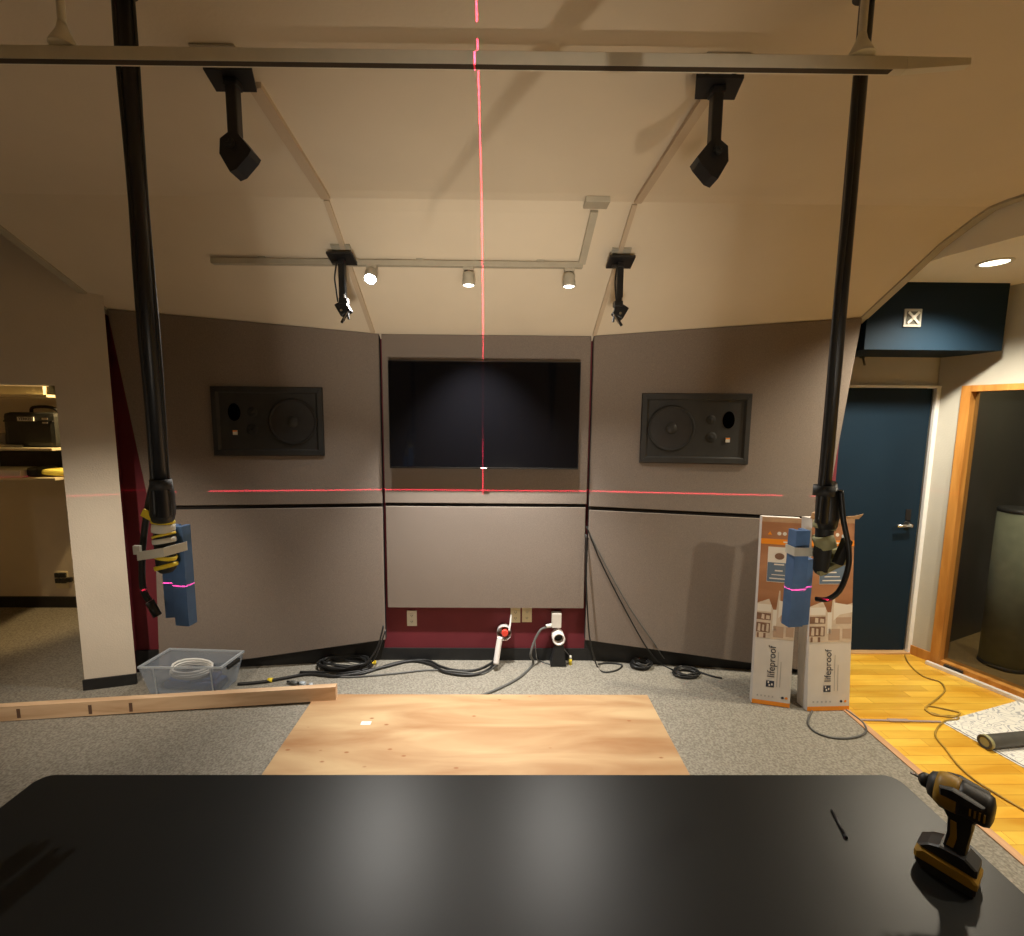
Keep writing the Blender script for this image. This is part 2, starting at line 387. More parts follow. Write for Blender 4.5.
# left wall with the closet opening
jx, jy = -2.64, 2.71; ux, uy = -.27, -.07
def lw(t): return (-2.37 + ux * t, 2.78 + uy * t)
def lwbox(t0, t1, z0, z1, th=.11):
    a, c = lw(t0), lw(t1); return [(a[0], a[1], z0), (c[0], c[1], z0), (c[0], c[1], z1), (a[0], a[1], z1)], (-.95 * th if th > 0 else 0, th, 0)
b = B(); p, v = lwbox(0, 1, 0, 2.95); b.ext(p, v); p, v = lwbox(1, 5, 1.915, 2.95); b.ext(p, v); p, v = lwbox(5, 9.5, 0, 2.95); b.ext(p, v)
struct('wall_left', b, 'wall')
b = B(); b.ext([(-2.472, 2.888, 0), (-2.49, 3.02, 0), (-2.49, 3.02, 2.90), (-2.472, 2.888, 2.90)], (-.02, 0, 0)); struct('wall_left_return', b, 'red')
b = B(); p, v = lwbox(-.01, 1.01, 0, .07, -.012); b.ext(p, v); struct('baseboard_left', b, 'rubber')
# closet behind
b = B(); b.bb((-5.2, 3.95, 0), (-2.45, 4.05, 3.0)); struct('wall_closet_back', b, 'wall')
b = B(); b.bb((-2.72, 2.93, 0), (-2.66, 3.95, 3.0)); struct('wall_closet_right', b, 'wall')
b = B(); b.bb((-5.2, 3.935, 0), (-2.72, 3.95, .10)); struct('baseboard_closet', b, 'rubber')
# right: door wall, soffit, corner wall with the booth window
b = B(); b.bb((2.0, 3.205, 1.99), (3.16, 3.27, 2.62)); b.bb((3.08, 3.205, 0), (3.30, 3.27, 1.99)); struct('wall_door', b, 'greywall')
b = B(); b.bb((2.27, 2.865, 2.19), (3.145, 3.204, 2.60)); struct('wall_soffit', b, 'navy')
A0 = Vector((3.086, 3.20, 0)); D0 = Vector((.221, -.538, 0)).normalized(); NO = Vector((D0.y, -D0.x, 0)); NO = -NO if NO.x < 0 else NO
def rw(s, z, off=0.0): q = A0 + D0 * s + NO * off; return (q.x, q.y, z)
def rwbox(b, s0, s1, z0, z1, o0, o1):
    return b.slab([rw(s0, z0, o0), rw(s1, z0, o0), rw(s1, z1, o0), rw(s0, z1, o0)], [rw(s0, z0, o1), rw(s1, z0, o1), rw(s1, z1, o1), rw(s0, z1, o1)])
WS0, WS1 = .14, 2.6     # the glazed opening along that wall
b = B(); rwbox(b, 0, WS0, 0, 2.62, 0, .12); rwbox(b, WS0, WS1, 1.97, 2.62, 0, .12); rwbox(b, WS1, 6.3, 0, 2.62, 0, .12); struct('wall_right', b, 'greywall')
b = B(); rwbox(b, 0, WS0, 0, .07, -.01, 0); struct('baseboard_right', b, 'oak')
# booth beyond the glass
b = B(); rwbox(b, .0, 3.4, 0, 2.62, 1.75, 1.8); rwbox(b, .0, .04, 0, 2.62, .13, 1.75); rwbox(b, 3.36, 3.4, 0, 2.62, .13, 1.75); struct('wall_booth', b, 'boothwall')
b = B(); rwbox(b, 0.04, 3.4, -.05, .003, .12, 1.8); struct('floor_booth', b, mat('brown_booth_carpet', (.30, .20, .08), .95, var=.15, vscale=50))
b = B(); rwbox(b, 0, 3.4, 2.60, 2.66, .12, 1.8); struct('ceiling_booth', b, 'boothwall')
# window frame and glass (full height studio glazing)
b = B(); rwbox(b, WS0, WS0 + .05, .0, 1.985, -.02, .10); rwbox(b, WS1 - .085, WS1, 0, 1.985, -.02, .10)
rwbox(b, WS0 + .05, WS1 - .085, 1.945, 1.985, -.02, .10); rwbox(b, WS0 + .05, WS1 - .085, 0, .035, .0, .10)
win = struct('window_1', b, 'oak')
b = B(); rwbox(b, WS0 + .045, WS1 - .08, .03, 1.95, .045, .053); obj('glass_pane', b, 'glass', win)
b = B(); rwbox(b, .09, .13, .0, 1.99, .20, .26); obj('inner_jamb', b, mat('dim_brown_jamb', (.16, .09, .035), .6), win)
b = B(); rwbox(b, WS0, WS1, 0, .022, -.075, -.045); struct('trim_4', b, 'card')
# room shell behind the camera
b = B(); b.bb((-5.3, -3.3, 0), (-5.2, 4.1, 3.0)); struct('wall_far_left', b, 'wall')
b = B(); b.bb((-5.3, -3.3, 0), (4.5, -3.2, 3.0)); struct('wall_back', b, 'wall')
b = B(); b.bb((4.42, -3.2, 0), (4.5, -.0, 3.0)); struct('wall_far_right', b, 'greywall')

# door
b = B(); b.bb((2.21, 3.212, .012), (3.065, 3.255, 1.975), .003)
door = struct('door_1', b, 'navy')
b = B(); b.cyl((2.985, 3.212, .985), (2.985, 3.17, .985), .012); b.cyl((2.985, 3.175, .985), (2.875, 3.172, .985), .010); obj('lever_handle', b, 'chrome', door)
b = B(); b.cyl((2.985, 3.2125, .985), (2.985, 3.204, .985), .028); b.bb((2.965, 3.207, 1.02), (3.005, 3.212, 1.10), .003); obj('escutcheon', b, 'black', door)
b = B(); b.bb((3.066, 3.180, 0), (3.115, 3.206, 1.992), .004); b.bb((2.15, 3.178, 1.976), (3.115, 3.206, 1.994), .003); struct('trim_5', b, 'whitepaint')
b = B(); b.bb((2.15, 3.17, 0), (3.08, 3.26, .012)); struct('trim_6', b, 'ply_edge')

# ------------------------------------------------------------------ acoustic panels
GP = 'brown fabric acoustic panels on the front wall'
def panel(outline, label, thick=.045):
    """outline: (x, z) points, following the wall's plan"""
    b = B(); t = thing('acoustic_panel', label, 'wall panel', (sum(p[0] for p in outline) / 4, frontx(sum(p[0] for p in outline) / 4), min(p[1] for p in outline)), 0, GP)
    f = [Vector((x, frontx(x), z)) for x, z in outline]; c = sum(f, Vector()) / len(f)
    ins = [c + (p - c) * .994 for p in f]
    bf = [p + Vector((0, .008, 0)) for p in f]
    b.slab(ins, bf); obj('fabric_face', b, 'fabric', t)
    f = [p + Vector((0, 0, .022 if (k > 1 and p.z < 1.3) else 0)) for k, p in enumerate(f)]
    b = B(); b.slab([p + Vector((0, .0081 if p.z < 1.1 or p.z > 1.17 else .02, 0)) for p in f], [p + Vector((0, thick, 0)) for p in f]); obj('frame', b, 'fabric_edge', t)
    return t
def cz(x): return ceil_z(frontx(x)) - .006
panel([(-.799, 1.158), (.584, 1.158), (.584, cz(0)), (-.799, cz(0))], 'large upper centre panel of brown fabric behind the television')
panel([(-.795, .412), (.585, .412), (.578, 1.135), (-.795, 1.135)], 'smaller lower centre panel of brown fabric above the sockets')
panel([(-2.28, 1.155), (-.815, 1.155), (-.815, cz(-.815)), (-2.43, cz(-2.43))], 'upper left brown fabric panel with slanting outer edge around a speaker')
panel([(-2.30, .022), (-.817, .175), (-.815, 1.130), (-2.255, 1.130)], 'lower left brown fabric panel behind the clear bin')
panel([(.600, 1.143), (2.13, 1.105), (2.245, cz(2.245)), (.600, cz(.602))], 'upper right brown fabric panel with slanting outer edge around a speaker')
panel([(.602, .178), (2.12, .035), (2.125, 1.082), (.602, 1.118)], 'lower right brown fabric panel behind the tall flooring cartons')

# ------------------------------------------------------------------ in-wall speakers
def speaker(x0, x1, z0, z1, side, label):
    """side -1: woofer at the right; 1: woofer at the left"""
    ang = math.atan2(frontx(x1) - frontx(x0), x1 - x0); xc = (x0 + x1) / 2; zc = (z0 + z1) / 2
    t = thing('wall_speaker', label, 'speaker', (xc, frontx(xc), z0), ang, 'flush speakers in the upper panels')
    T = WM[t.name] @ Matrix.Translation((0, 0, zc - z0)); W = (x1 - x0) / 2; Hh = (z1 - z0) / 2
    def P(x, y, z): return T @ Vector((x, y, z))
    b = B()
    out = [(-W, -Hh), (W, -Hh), (W, Hh), (-W, Hh)]; i1 = [(x * .86, z * .80) for x, z in out]
    f0 = [b.bm.verts.new(P(x, -.004, z)) for x, z in out]; f1 = [b.bm.verts.new(P(x * .985, -.016, z * .98)) for x, z in out]
    f2 = [b.bm.verts.new(P(x, -.016, z)) for x, z in [(q[0] * 1.05, q[1] * 1.05) for q in i1]]; f3 = [b.bm.verts.new(P(x, -.006, z)) for x, z in i1]
    for a, c in ((f0, f1), (f1, f2), (f2, f3)):
        for k in range(4): b._f([a[k], a[(k + 1) % 4], c[(k + 1) % 4], c[k]])
    b._f(f3); obj('mounting_frame', b, 'dark', t)
    ax = T.to_3x3() @ Vector((0, -1, 0))
    wx = -side * W * .44
    b = B(); b.lathe([(.150, 0), (.152, .010), (.143, .014), (.134, .008)], P(wx, -.005, 0), ax, 40, cap=False); obj('surround', b, 'matte', t)
    b = B(); b.lathe([(.134, .008), (.115, .005), (.045, -.004 + .003), (.040, .001)], P(wx, -.005, 0), ax, 40, cap=True); obj('woofer_cone', b, 'cone', t)
    b = B(); b.lathe([(.040, 0), (.036, .012), (.022, .020), (.004, .023)], P(wx, -.005, 0), ax, 24); obj('dust_cap', b, 'dark', t)
    hx = side * W * .60
    b = B()
    pts = [(.037 * math.cos(a), .052 * math.sin(a) * (1.0 if math.sin(a) < 0 else 1.15)) for a in [2 * math.pi * k / 28 for k in range(28)]]
    b.slab([P(hx + x, -.0095, z + .055) for x, z in pts], [P(hx + x, -.0065, z + .055) for x, z in pts]); obj('port', b, mat('port_opening', (.001, .001, .001), .95, spec=0), t)
    for nm, dx, dz, r in (('tweeter', .30, -.055, .040), ('driver', .28, .060, .034)):
        b = B(); b.lathe([(r * .9, 0), (r * .86, .002), (r * .45, .0006), (r * .40, .001), (r * .25, .003), (.002, .004)], P(side * W * dx, -.0065, dz), ax, 24, cap=False); obj(nm, b, 'matte', t)
    b = B(); b.box(P(hx, -.0095, -.072), (.026, .006, .030), T.to_3x3()); bd = obj('badge', b, 'white', t, label='small white badge with an orange band')
    b = B(); b.box(P(hx, -.0130, -.062), (.026, .001, .008), T.to_3x3()); obj('badge_band', b, 'orange', bd)
    for sx in (-1, 1):
        for sz in (-1, 1): b = B(); b.lathe([(.006, 0), (.005, .003)], P(sx * W * .93, -.0155, sz * Hh * .90), ax, 10); obj('screw', b, 'black', t)
speaker(-1.865, -1.175, 1.482, 1.93, -1, 'black flush wall speaker in the upper left panel, woofer at right')
speaker(.920, 1.620, 1.452, 1.912, 1, 'black flush wall speaker in the upper right panel, woofer at left')

# ------------------------------------------------------------------ television
YF = 2.955
t = thing('television', 'black flat screen television hanging on the centre panel', 'television', (-.12, YF, 1.40))
q = [aty(387, 360, YF), aty(581, 361, YF), aty(577, 469, YF), aty(388, 469, YF)]
x0, x1, z0, z1 = -.742, .508, 1.405, 2.106
b = B(); b.bb((x0, YF + .004, z0), (x1, YF + .04, z1), .003); obj('housing', b, 'black', t)
b = B(); b.bb((x0 + .006, YF, z0 + .012), (x1 - .006, YF + .0039, z1 - .006)); obj('screen', b, 'screen', t)
b = B(); b.bb((-.35, YF + .041, 1.55), (.12, 3.029, 1.95)); obj('wall_mount', b, 'matte', t)
b = B(); b.bb((-.14, YF - .0015, z0 + .003), (-.10, YF + .0035, z0 + .010)); obj('badge', b, 'chrome', t)

# ------------------------------------------------------------------ ceiling items
def on_slope(px, py):
    d = ray(px, py); return EYE + d * ((ZC - EYE.z + .62 * YK) / (d.z + .62 * d.y))
MT['race'] = mat('raceway_paint', (.58, .47, .34), .6)
def raceway(name, pts, wd, th, label, cat, m='race', group=None):
    b = B()
    for a, c in zip(pts, pts[1:]):
        a, c = Vector(a), Vector(c); d = (c - a).normalized(); sd = d.cross(Vector((0, 0, 1))).normalized() * wd / 2; nn = sd.cross(d).normalized()
        if nn.z > 0: nn = -nn
        b.slab([a - sd, a + sd, c + sd, c - sd], [q + nn * th for q in (a - sd, a + sd, c + sd, c - sd)])
    o = obj(name, b, m); tag(o, label, cat, group); return o
GR = 'painted cable raceways on the ceiling'
raceway('cable_raceway', [(-.775, 1.52, ZC), (-.835, 2.24, ZC)], .042, .018, 'flat painted raceway from the large left bracket to the ceiling bend', 'cable raceway', group=GR)
raceway('cable_raceway', [(.64, 1.52, ZC), (.632, 2.24, ZC)], .034, .018, 'flat painted raceway from the large right bracket to the ceiling bend', 'cable raceway', group=GR)
raceway('cable_raceway', [(-.838, 2.26, ceil_z(2.26)), (-.848, 3.02, ceil_z(3.02))], .026, .016, 'narrow painted raceway below the bend running past the small left bracket', 'cable raceway', group=GR)
raceway('cable_raceway', [(.622, 2.26, ceil_z(2.26)), (.600, 3.02, ceil_z(3.02))], .024, .016, 'narrow painted raceway below the bend running past the small right bracket', 'cable raceway', group=GR)

# track
YT = 2.545; ZT = ceil_z(YT)
t = thing('lighting_track', 'cream lighting track with a turned up feed on the sloped ceiling', 'track light rail', (-.58, YT, ZT - .03))
b = B(); b.bb((-1.57, YT - .018, ZT - .035), (.43, YT + .018, ZT - .006), .003); obj('track', b, 'rail', t)
for xx in (-1.3, -.45, .2): b = B(); b.bb((xx - .02, YT - .01, ZT - .008), (xx + .02, YT + .02, ZT + .012)); obj('fixing_clip', b, 'rail', t)
b = B(); a = Vector((.425, YT, ZT)); c = Vector((.437, 2.29, ceil_z(2.29)))
nn = Vector((0, -.62, -1)).normalized()
b.slab([a + Vector((-.018, 0, 0)), a + Vector((.018, 0, 0)), c + Vector((.018, 0, 0)), c + Vector((-.018, 0, 0))], [p + nn * .022 for p in (a + Vector((-.018, 0, 0)), a + Vector((.018, 0, 0)), c + Vector((.018, 0, 0)), c + Vector((-.018, 0, 0)))]); obj('feed_raceway', b, 'rail', t)
b = B(); b.bb((.380, 2.20, ZC - .030), (.494, 2.275, ZC - .004), .004); obj('junction_box', b, 'rail', t)

# track heads
def head(i):
    x, y, z = TRACK[i]
    lab = ['cream track spot nearest the left bracket, glaring white', 'cream track spot in the middle of the track', 'cream track spot at the right end of the track'][i]
    t = thing('track_spotlight', lab, 'track light', (x, y, z), 0, 'spotlights on the lighting track')
    d = Vector([(.04, -.75, -1), (0, 0, -1), (0, 0, -1)][i]).normalized()
    yt = YT
    b = B(); b.bb((x - .028, yt - .016, ZT - .052), (x + .028, yt + .016, ZT - .0345), .003); b.cyl((x, yt, ZT - .052), (x, yt, ZT - .062), .010); obj('track_adapter', b, 'rail', t)
    top = Vector((x, yt, ZT - .060)); o = Vector((x, y, z)) - d * .0
    b = B(); b.lathe([(.007, 0), (.028, .003), (.032, .02), (.030, .03), (.034, .05), (.035, .072), (.031, .072), (.030, .060)], top, d, 28, cap=False)
    obj('lamp_housing', b, 'rail', t)
    dd = d
    b = B(); b.lathe([(.029, 0), (.027, .008), (.015, .012), (.002, .013)], top + dd * .0625, dd, 24); obj('bulb', b, 'glowblue' if i == 0 else 'glow', t)
for i in range(3): head(i)

MT['srail'] = mat('pale_rail_enamel', (.78, .74, .62), .5, var=.03)
# suspended rail
t = thing('suspended_rail', 'long beige suspended rail crossing in front of the ceiling', 'ceiling rail', (0, 1.1, 2.53))
XA, XB = -1.75, 1.045
def railz(x): return 2.542 + .004 * (x)
def rp(x, y, z): return Vector((x, 1.1 + y, railz(x) + z))
sec = [(-.010, -.014), (.010, -.014), (.010, .012), (.007, .015), (-.007, .015), (-.010, .012)]
b = B(); b.slab([rp(XA, y, z) for y, z in sec], [rp(.90, y, z) for y, z in sec]); obj('rail_body', b, 'srail', t)
b = B(); b.slab([rp(.901, y, z) for y, z in sec], [rp(XB, y * .8, z * .55 + .006) for y, z in sec]); obj('end_cap', b, 'srail', t)
b = B(); b.slab([rp(XA, y, z) for y, z in ((-.0085, -.0150), (.0050, -.0150), (.0050, -.0141), (-.0085, -.0141))], [rp(.87, y, z) for y, z in ((-.0085, -.0150), (.0050, -.0150), (.0050, -.0141), (-.0085, -.0141))]); obj('slot', b, 'slot', t)
for x in (-.975, .800):
    b = B(); b.cyl(rp(x, 0, .015), (x, 1.1, ZC - .015), .008, seg=12); b.lathe([(.028, 0), (.024, .010), (.012, .034), (.008, .05)], rp(x, 0, .0151), (0, 0, 1), 20)
    b.lathe([(.035, 0), (.035, .02)], (x, 1.1, ZC - .0205), (0, 0, 1), 20); obj('hanging_stem', b, 'srail', t)

# large brackets
def bracket_large(x, y, s, label):
    t = thing('ceiling_bracket', label, 'ceiling bracket', (x, y, ZC), 0, 'large black speaker brackets on the ceiling')
    b = B(); b.bb((x - .070, y - .085, ZC - .008), (x + .055, y - .055, ZC - .001), .002); obj('ceiling_plate', b, 'rail', t)
    b = B()
    for dx in (-.04, .04): b.cyl((x + dx, y - .02, ZC - .0005), (x + dx, y - .02, ZC - .030), .006, seg=10)
    b.slab([Vector((x + q[0], y + q[1], ZC - .040)) for q in ((-.070 - s * .012, -.045), (.070 - s * .012, -.045), (.062 + s * .014, .045), (-.062 + s * .014, .045))],
           [Vector((x + q[0], y + q[1], ZC - .030)) for q in ((-.070 - s * .012, -.045), (.070 - s * .012, -.045), (.062 + s * .014, .045), (-.062 + s * .014, .045))])
    b.bb((x - .020, y - .02, ZC - .060), (x + .020, y + .02, ZC - .0401), .004); obj('mounting_plate', b, 'black', t)
    b = B(); b.bb((x - .016, y - .016, 2.560), (x + .016, y + .016, ZC - .055), .005); obj('arm', b, 'black', t)
    b = B(); kite = [(-.034, -.024), (-.030, .018), (0, .040), (.024, .032), (.060, -.012), (.052, -.026), (.014, -.066), (-.006, -.074), (-.014, -.060)]
    kk = [Vector((x - s * q[0], 0, 2.540 + q[1])) for q in kite]
    b.slab([p + Vector((0, y - .030, 0)) for p in kk], [p + Vector((0, y + .026, 0)) for p in kk]); obj('swivel_head', b, 'black', t)
    b = B(); b.cyl((x, y - .045, 2.545), (x, y - .0301, 2.545), .014, seg=16); b.cyl((x, y - .050, 2.545), (x, y - .045, 2.545), .006, seg=8); obj('knuckle', b, 'matte', t)
bracket_large(-.808, 1.460, -1, 'large black ceiling bracket on the left, below the suspended rail')
bracket_large(.637, 1.460, 1, 'large black ceiling bracket on the right, below the suspended rail')

def bracket_small(x, y, s, label):
    z = ceil_z(y)
    t = thing('ceiling_bracket', label, 'ceiling bracket', (x, y, z), 0, 'small black speaker brackets beside the track')
    b = B(); b.box((x, y, z - .008), (.10, .09, .012), Matrix.Rotation(math.atan(-.62), 3, 'X')); obj('ceiling_plate', b, 'rail', t)
    b = B()
    for dx in (-.028, .028): b.cyl((x + dx, y + .01, z - .018), (x + dx, y - .01, z - .05), .0045, seg=8)
    zp = z - .045
    b.box((x, y - .012, zp), (.135, .100, .014), Matrix.Rotation(math.atan(-.30), 3, 'X'), .003); obj('mounting_plate', b, 'black', t)
    b = B(); b.bb((x - .018, y - .03, 2.36), (x + .016, y + .005, zp - .002), .005); b.bb((x - .05 if s < 0 else x - .045, y - .035, zp - .032), (x + .01, y + .0, zp - .018), .003); obj('arm', b, 'black', t)
    b = B(); b.tube([(x - .020, y - .035, zp - .02), (x - .032, y - .04, 2.47), (x - .026, y - .04, 2.40), (x - .02, y - .04, 2.345)], .004); obj('cable', b, 'cable', t)
    b = B(); R3 = Matrix.Rotation(R(s * 30), 3, 'Y'); b.box((x + .004, y - .02, 2.315), (.062, .05, .07), R3, .006); b.box((x - s * .01, y - .03, 2.35), (.046, .04, .03), None, .004); obj('swivel_head', b, 'black', t)
    b = B()
    b.box((x - s * .016 + .004, y - .045, 2.272), (.012, .012, .085), Matrix.Rotation(R(-s * 32), 3, 'Y'), .002); b.box((x - s * .030, y - .04, 2.30), (.010, .014, .09), Matrix.Rotation(R(s * 6), 3, 'Y'), .002)
    obj('clamp_jaw', b, 'black', t)
    b = B(); b.box((x - s * .022, y - .052, 2.27), (.006, .004, .055), Matrix.Rotation(R(-s * 32), 3, 'Y')); obj('bright_clamp_edge', b, 'chrome', t)
    b = B(); b.bb((x + .008, y - .034, 2.352), (x + .013, y - .030, 2.385)); obj('bright_clamp_edge', b, 'chrome', t)
    b = B(); b.cyl((x, y - .045, 2.30), (x, y - .052, 2.30), .007, seg=10); obj('bright_screw', b, 'chrome', t)
bracket_small(-.852, 2.50, -1, 'small black ceiling bracket at left, beside the glaring track spot')
bracket_small(.622, 2.50, 1, 'small black ceiling bracket at right, past the end of the track')
# unseen tapered post, added to cast the diagonal shadow on the ceiling
b = B(); b.slab([(.545, .41, ZC), (.655, .46, ZC), (.645, .475, ZC), (.535, .425, ZC)], [(.597, .447, 1.44), (.603, .450, 1.44), (.603, .453, 1.44), (.597, .451, 1.44)])
tag(obj('shadow_caster_post', b, 'black'), 'unseen tapered black post added to cast a shadow on the ceiling', 'post')

# alcove downlight, junction plate
def downlight(x, y, z, label, r=.075):
    t = thing('recessed_downlight', label, 'ceiling light', (x, y, z), 0)
    b = B(); b.lathe([(r, 0), (r, -.006), (r * .80, -.007), (r * .78, .0)], (x, y, z - .0005), (0, 0, 1), 32, cap=False); obj('trim_ring', b, 'white', t)
    b = B(); b.lathe([(r * .77, 0), (r * .77, -.002)], (x, y, z - .001), (0, 0, 1), 32); obj('lens', b, 'dglow', t)
downlight(2.645, 2.50, 2.60, 'round lit recessed downlight in the alcove ceiling')
t = thing('wall_plate', 'square steel plate on the navy soffit', 'wall plate', (2.53, 2.864, 2.36))
b = B(); cx_, cz_ = aty(912, 318, 2.864).x, aty(912, 318, 2.864).z
b.bb((cx_ - .055, 2.857, cz_ - .055), (cx_ + .055, 2.8645, cz_ + .055), .003); obj('plate', b, mat('dull_steel_plate', (.42, .42, .38), .5), t)
b = B()
b.bb((cx_ - .040, 2.855, cz_ - .038), (cx_ + .040, 2.8572, cz_ + .038)); obj('recess', b, mat('steel_recess', (.10, .10, .085), .5), t)
b = B()
for a in (45, -45): b.box((cx_, 2.852, cz_), (.095, .004, .014), Matrix.Rotation(R(a), 3, 'Y'))
b.lathe([(.016, 0), (.012, .005)], (cx_, 2.852, cz_), (0, -1, 0), 16); obj('cross_strap', b, 'white', t)
# little bracket above the door
p = aty(861, 360, 3.20)
t = thing('door_stop_arm', 'small metal arm fixed above the navy door', 'door hardware', (p.x, 3.204, p.z - .05))
b = B(); b.bb((p.x - .018, 3.192, p.z + .01), (p.x + .022, 3.2045, p.z + .05), .003); obj('base', b, 'chrome', t)
b = B(); b.cyl((p.x, 3.19, p.z + .03), (p.x - .01, 3.15, p.z - .04), .007, seg=10); obj('arm', b, 'steel', t)

# ------------------------------------------------------------------ hanging poles with foam
def pole(x, y, ztop, zbot, label):
    t = thing('hanging_pole', label, 'pole', (x, y, zbot), 0, 'black hanging poles')
    b = B(); b.cyl((x, y, zbot), (x, y, ztop - .01), .0155); obj('tube', b, 'black', t)
    b = B(); b.lathe([(.030, 0), (.030, .010)], (x, y, ztop - .0105), (0, 0, 1), 28); obj('ceiling_flange', b, 'black', t)
    b = B()
    zz = ztop - .02; P1 = []; P2 = []; k = 0
    while zz > zbot:
        P1.append((x - .014 - .002 * math.sin(k * 1.7), y - .009, zz)); P2.append((x + .012 + .002 * math.sin(k * 1.3 + 1), y + .010, zz)); zz -= .16; k += 1
    b.tube(P1, .0072); obj('strapped_cable', b, 'cable', t)
    b = B(); b.tube(P2, .006); obj('strapped_cable', b, 'cable', t)
    for z in (1.56,):
        b = B(); b.cyl((x - .001, y, z - .014), (x - .001, y, z + .014), .0245, seg=18); obj('wrap', b, 'matte', t)
    return t
def vchannel(b, x, y, z0, z1, wd, yaw, th=.014, dep=.035):
    """folded foam edge protector: U section"""
    M_ = Matrix.Translation((x, y, 0)) @ Matrix.Rotation(yaw, 4, 'Z'); h = wd / 2
    o = [(-h, 0), (h, 0), (h, dep), (h - th, dep), (h - th, th), (-h + th, th), (-h + th, dep), (-h, dep)]
    b.slab([M_ @ Vector((p, q, z0)) for p, q in o], [M_ @ Vector((p, q, z1)) for p, q in o])
# left
tp = pole(-.922, 1.212, ZC, 1.47, 'black hanging pole with strapped cables at left, above the clear bin')
t = thing('taped_bracket', 'black bracket wrapped in yellow and white tape below the left pole', 'bracket', (-.975, 1.26, 1.33))
b = B(); b.lathe([(.016, 0), (.024, .01), (.025, .17), (.022, .20)], (-.948, 1.242, 1.305), (0, 0, 1), 18); obj('body', b, 'matte', t)
b = B(); b.lathe([(.026, 0), (.030, .02), (.029, .07), (.023, .12)], (-.944, 1.238, 1.455), (.16, -.16, 1), 18); obj('cable_bundle', b, 'cable', t)
def band(nm, m, z, h, tilt, r=.0275, x=-.948, y=1.242):
    ax = Vector((math.sin(R(tilt)), .1, math.cos(R(tilt)))).normalized(); b = B(); b.lathe([(r - .001, 0), (r, h * .3), (r, h * .7), (r - .001, h)], Vector((x, y, z)) - ax * h / 2, ax, 20); obj(nm, b, m, t)
band('white_tape_band', 'tape', 1.432, .024, 6); band('white_tape_band', 'tape', 1.396, .014, -8, .0282)
for z, h, a in ((1.450, .008, 6), (1.412, .007, -14), (1.350, .010, 14), (1.322, .012, -14)): band('yellow_tape_band', 'yellow', z, h, a, .0285)
b = B(); b.box((-.972, 1.219, 1.475), (.028, .004, .022), Matrix.Rotation(R(30), 3, 'Y')); obj('yellow_tape_flag', b, 'yellow', t)
GF = 'blue foam edge protectors'
b = B(); vchannel(b, -.940, 1.275, 1.128, 1.428, .044, R(-8), dep=.03); tag(obj('foam_edge_protector', b, 'foam'), 'longer blue foam strip taped in front under the left pole', 'foam strip', GF)
b = B(); vchannel(b, -.986, 1.300, 1.142, 1.335, .036, R(10), dep=.03); tag(obj('foam_edge_protector', b, 'foam'), 'shorter blue foam strip behind, under the left pole', 'foam strip', GF)
b = B(); b.ext([(-.995, 1.202, 1.350), (-.925, 1.206, 1.360), (-.925, 1.206, 1.385), (-.995, 1.202, 1.374)], (0, .003, 0)); b.ext([(-.9249, 1.206, 1.360), (-.900, 1.262, 1.362), (-.900, 1.262, 1.387), (-.9249, 1.206, 1.385)], (-.002, .004, 0))
b.bb((-1.008, 1.206, 1.366), (-.990, 1.214, 1.390)); tag(obj('tape_strap', b, 'tape'), 'white tape strap binding the blue foam under the left pole', 'tape')
t = thing('dangling_cable', 'black cable dangling left of the taped bracket, over the pillar edge', 'cable', (-1.0, 1.25, 1.2))
b = B(); b.tube([(-.957, 1.25, 1.60), (-.985, 1.25, 1.52), (-1.008, 1.25, 1.42), (-1.022, 1.25, 1.33), (-1.025, 1.25, 1.25), (-1.01, 1.25, 1.215)], .008); obj('sleeve', b, 'matte', t)
b = B(); b.tube([(-1.01, 1.25, 1.214), (-.99, 1.25, 1.17)], .011, smoothpts=False); obj('plug', b, 'cable', t)
# right
tp = pole(.868, 1.187, ZC, 1.47, 'black hanging pole with strapped cables at right, before the flooring cartons')
t = thing('taped_bracket', 'black bracket wrapped in olive tape below the right pole', 'bracket', (.93, 1.25, 1.36))
b = B(); b.lathe([(.014, 0), (.020, .01), (.023, .17), (.024, .21)], (.918, 1.240, 1.31), (0, 0, 1), 18); obj('body', b, 'matte', t)
b = B(); b.lathe([(.024, 0), (.029, .03), (.027, .08), (.022, .13)], (.915, 1.228, 1.45), (-.16, -.12, 1), 18); obj('cable_bundle', b, 'cable', t)
band('olive_tape_band', 'olive', 1.452, .022, 8, .0285, .917, 1.240); band('olive_tape_band', 'olive', 1.405, .038, -20, .027, .920, 1.240)
for c_, s_, a in (((.945, 1.236, 1.335), (.095, .030, .016), 28), ((.962, 1.238, 1.362), (.050, .030, .040), 20)):
    b = B(); b.box(c_, s_, Matrix.Rotation(R(-a), 3, 'Y'), .006); obj('olive_tape_strap', b, 'olive', t)
b = B(); b.box((.948, 1.206, 1.385), (.022, .020, .075), Matrix.Rotation(R(18), 3, 'Y'), .004); obj('plug', b, 'matte', t)
b = B(); vchannel(b, .878, 1.268, 1.135, 1.428, .046, R(8), dep=.03); tag(obj('foam_edge_protector', b, 'foam'), 'longer blue foam strip in front under the right pole', 'foam strip', GF)
b = B(); vchannel(b, .918, 1.290, 1.130, 1.335, .034, R(14), dep=.03); tag(obj('foam_edge_protector', b, 'foam'), 'shorter dark blue foam strip behind, under the right pole', 'foam strip', GF)
b = B(); b.bb((.852, 1.258, 1.355), (.930, 1.261, 1.380)); b.bb((.849, 1.258, 1.355), (.852, 1.300, 1.380)); tag(obj('tape_strap', b, 'tape'), 'greyish tape strap binding the blue foam under the right pole', 'tape')
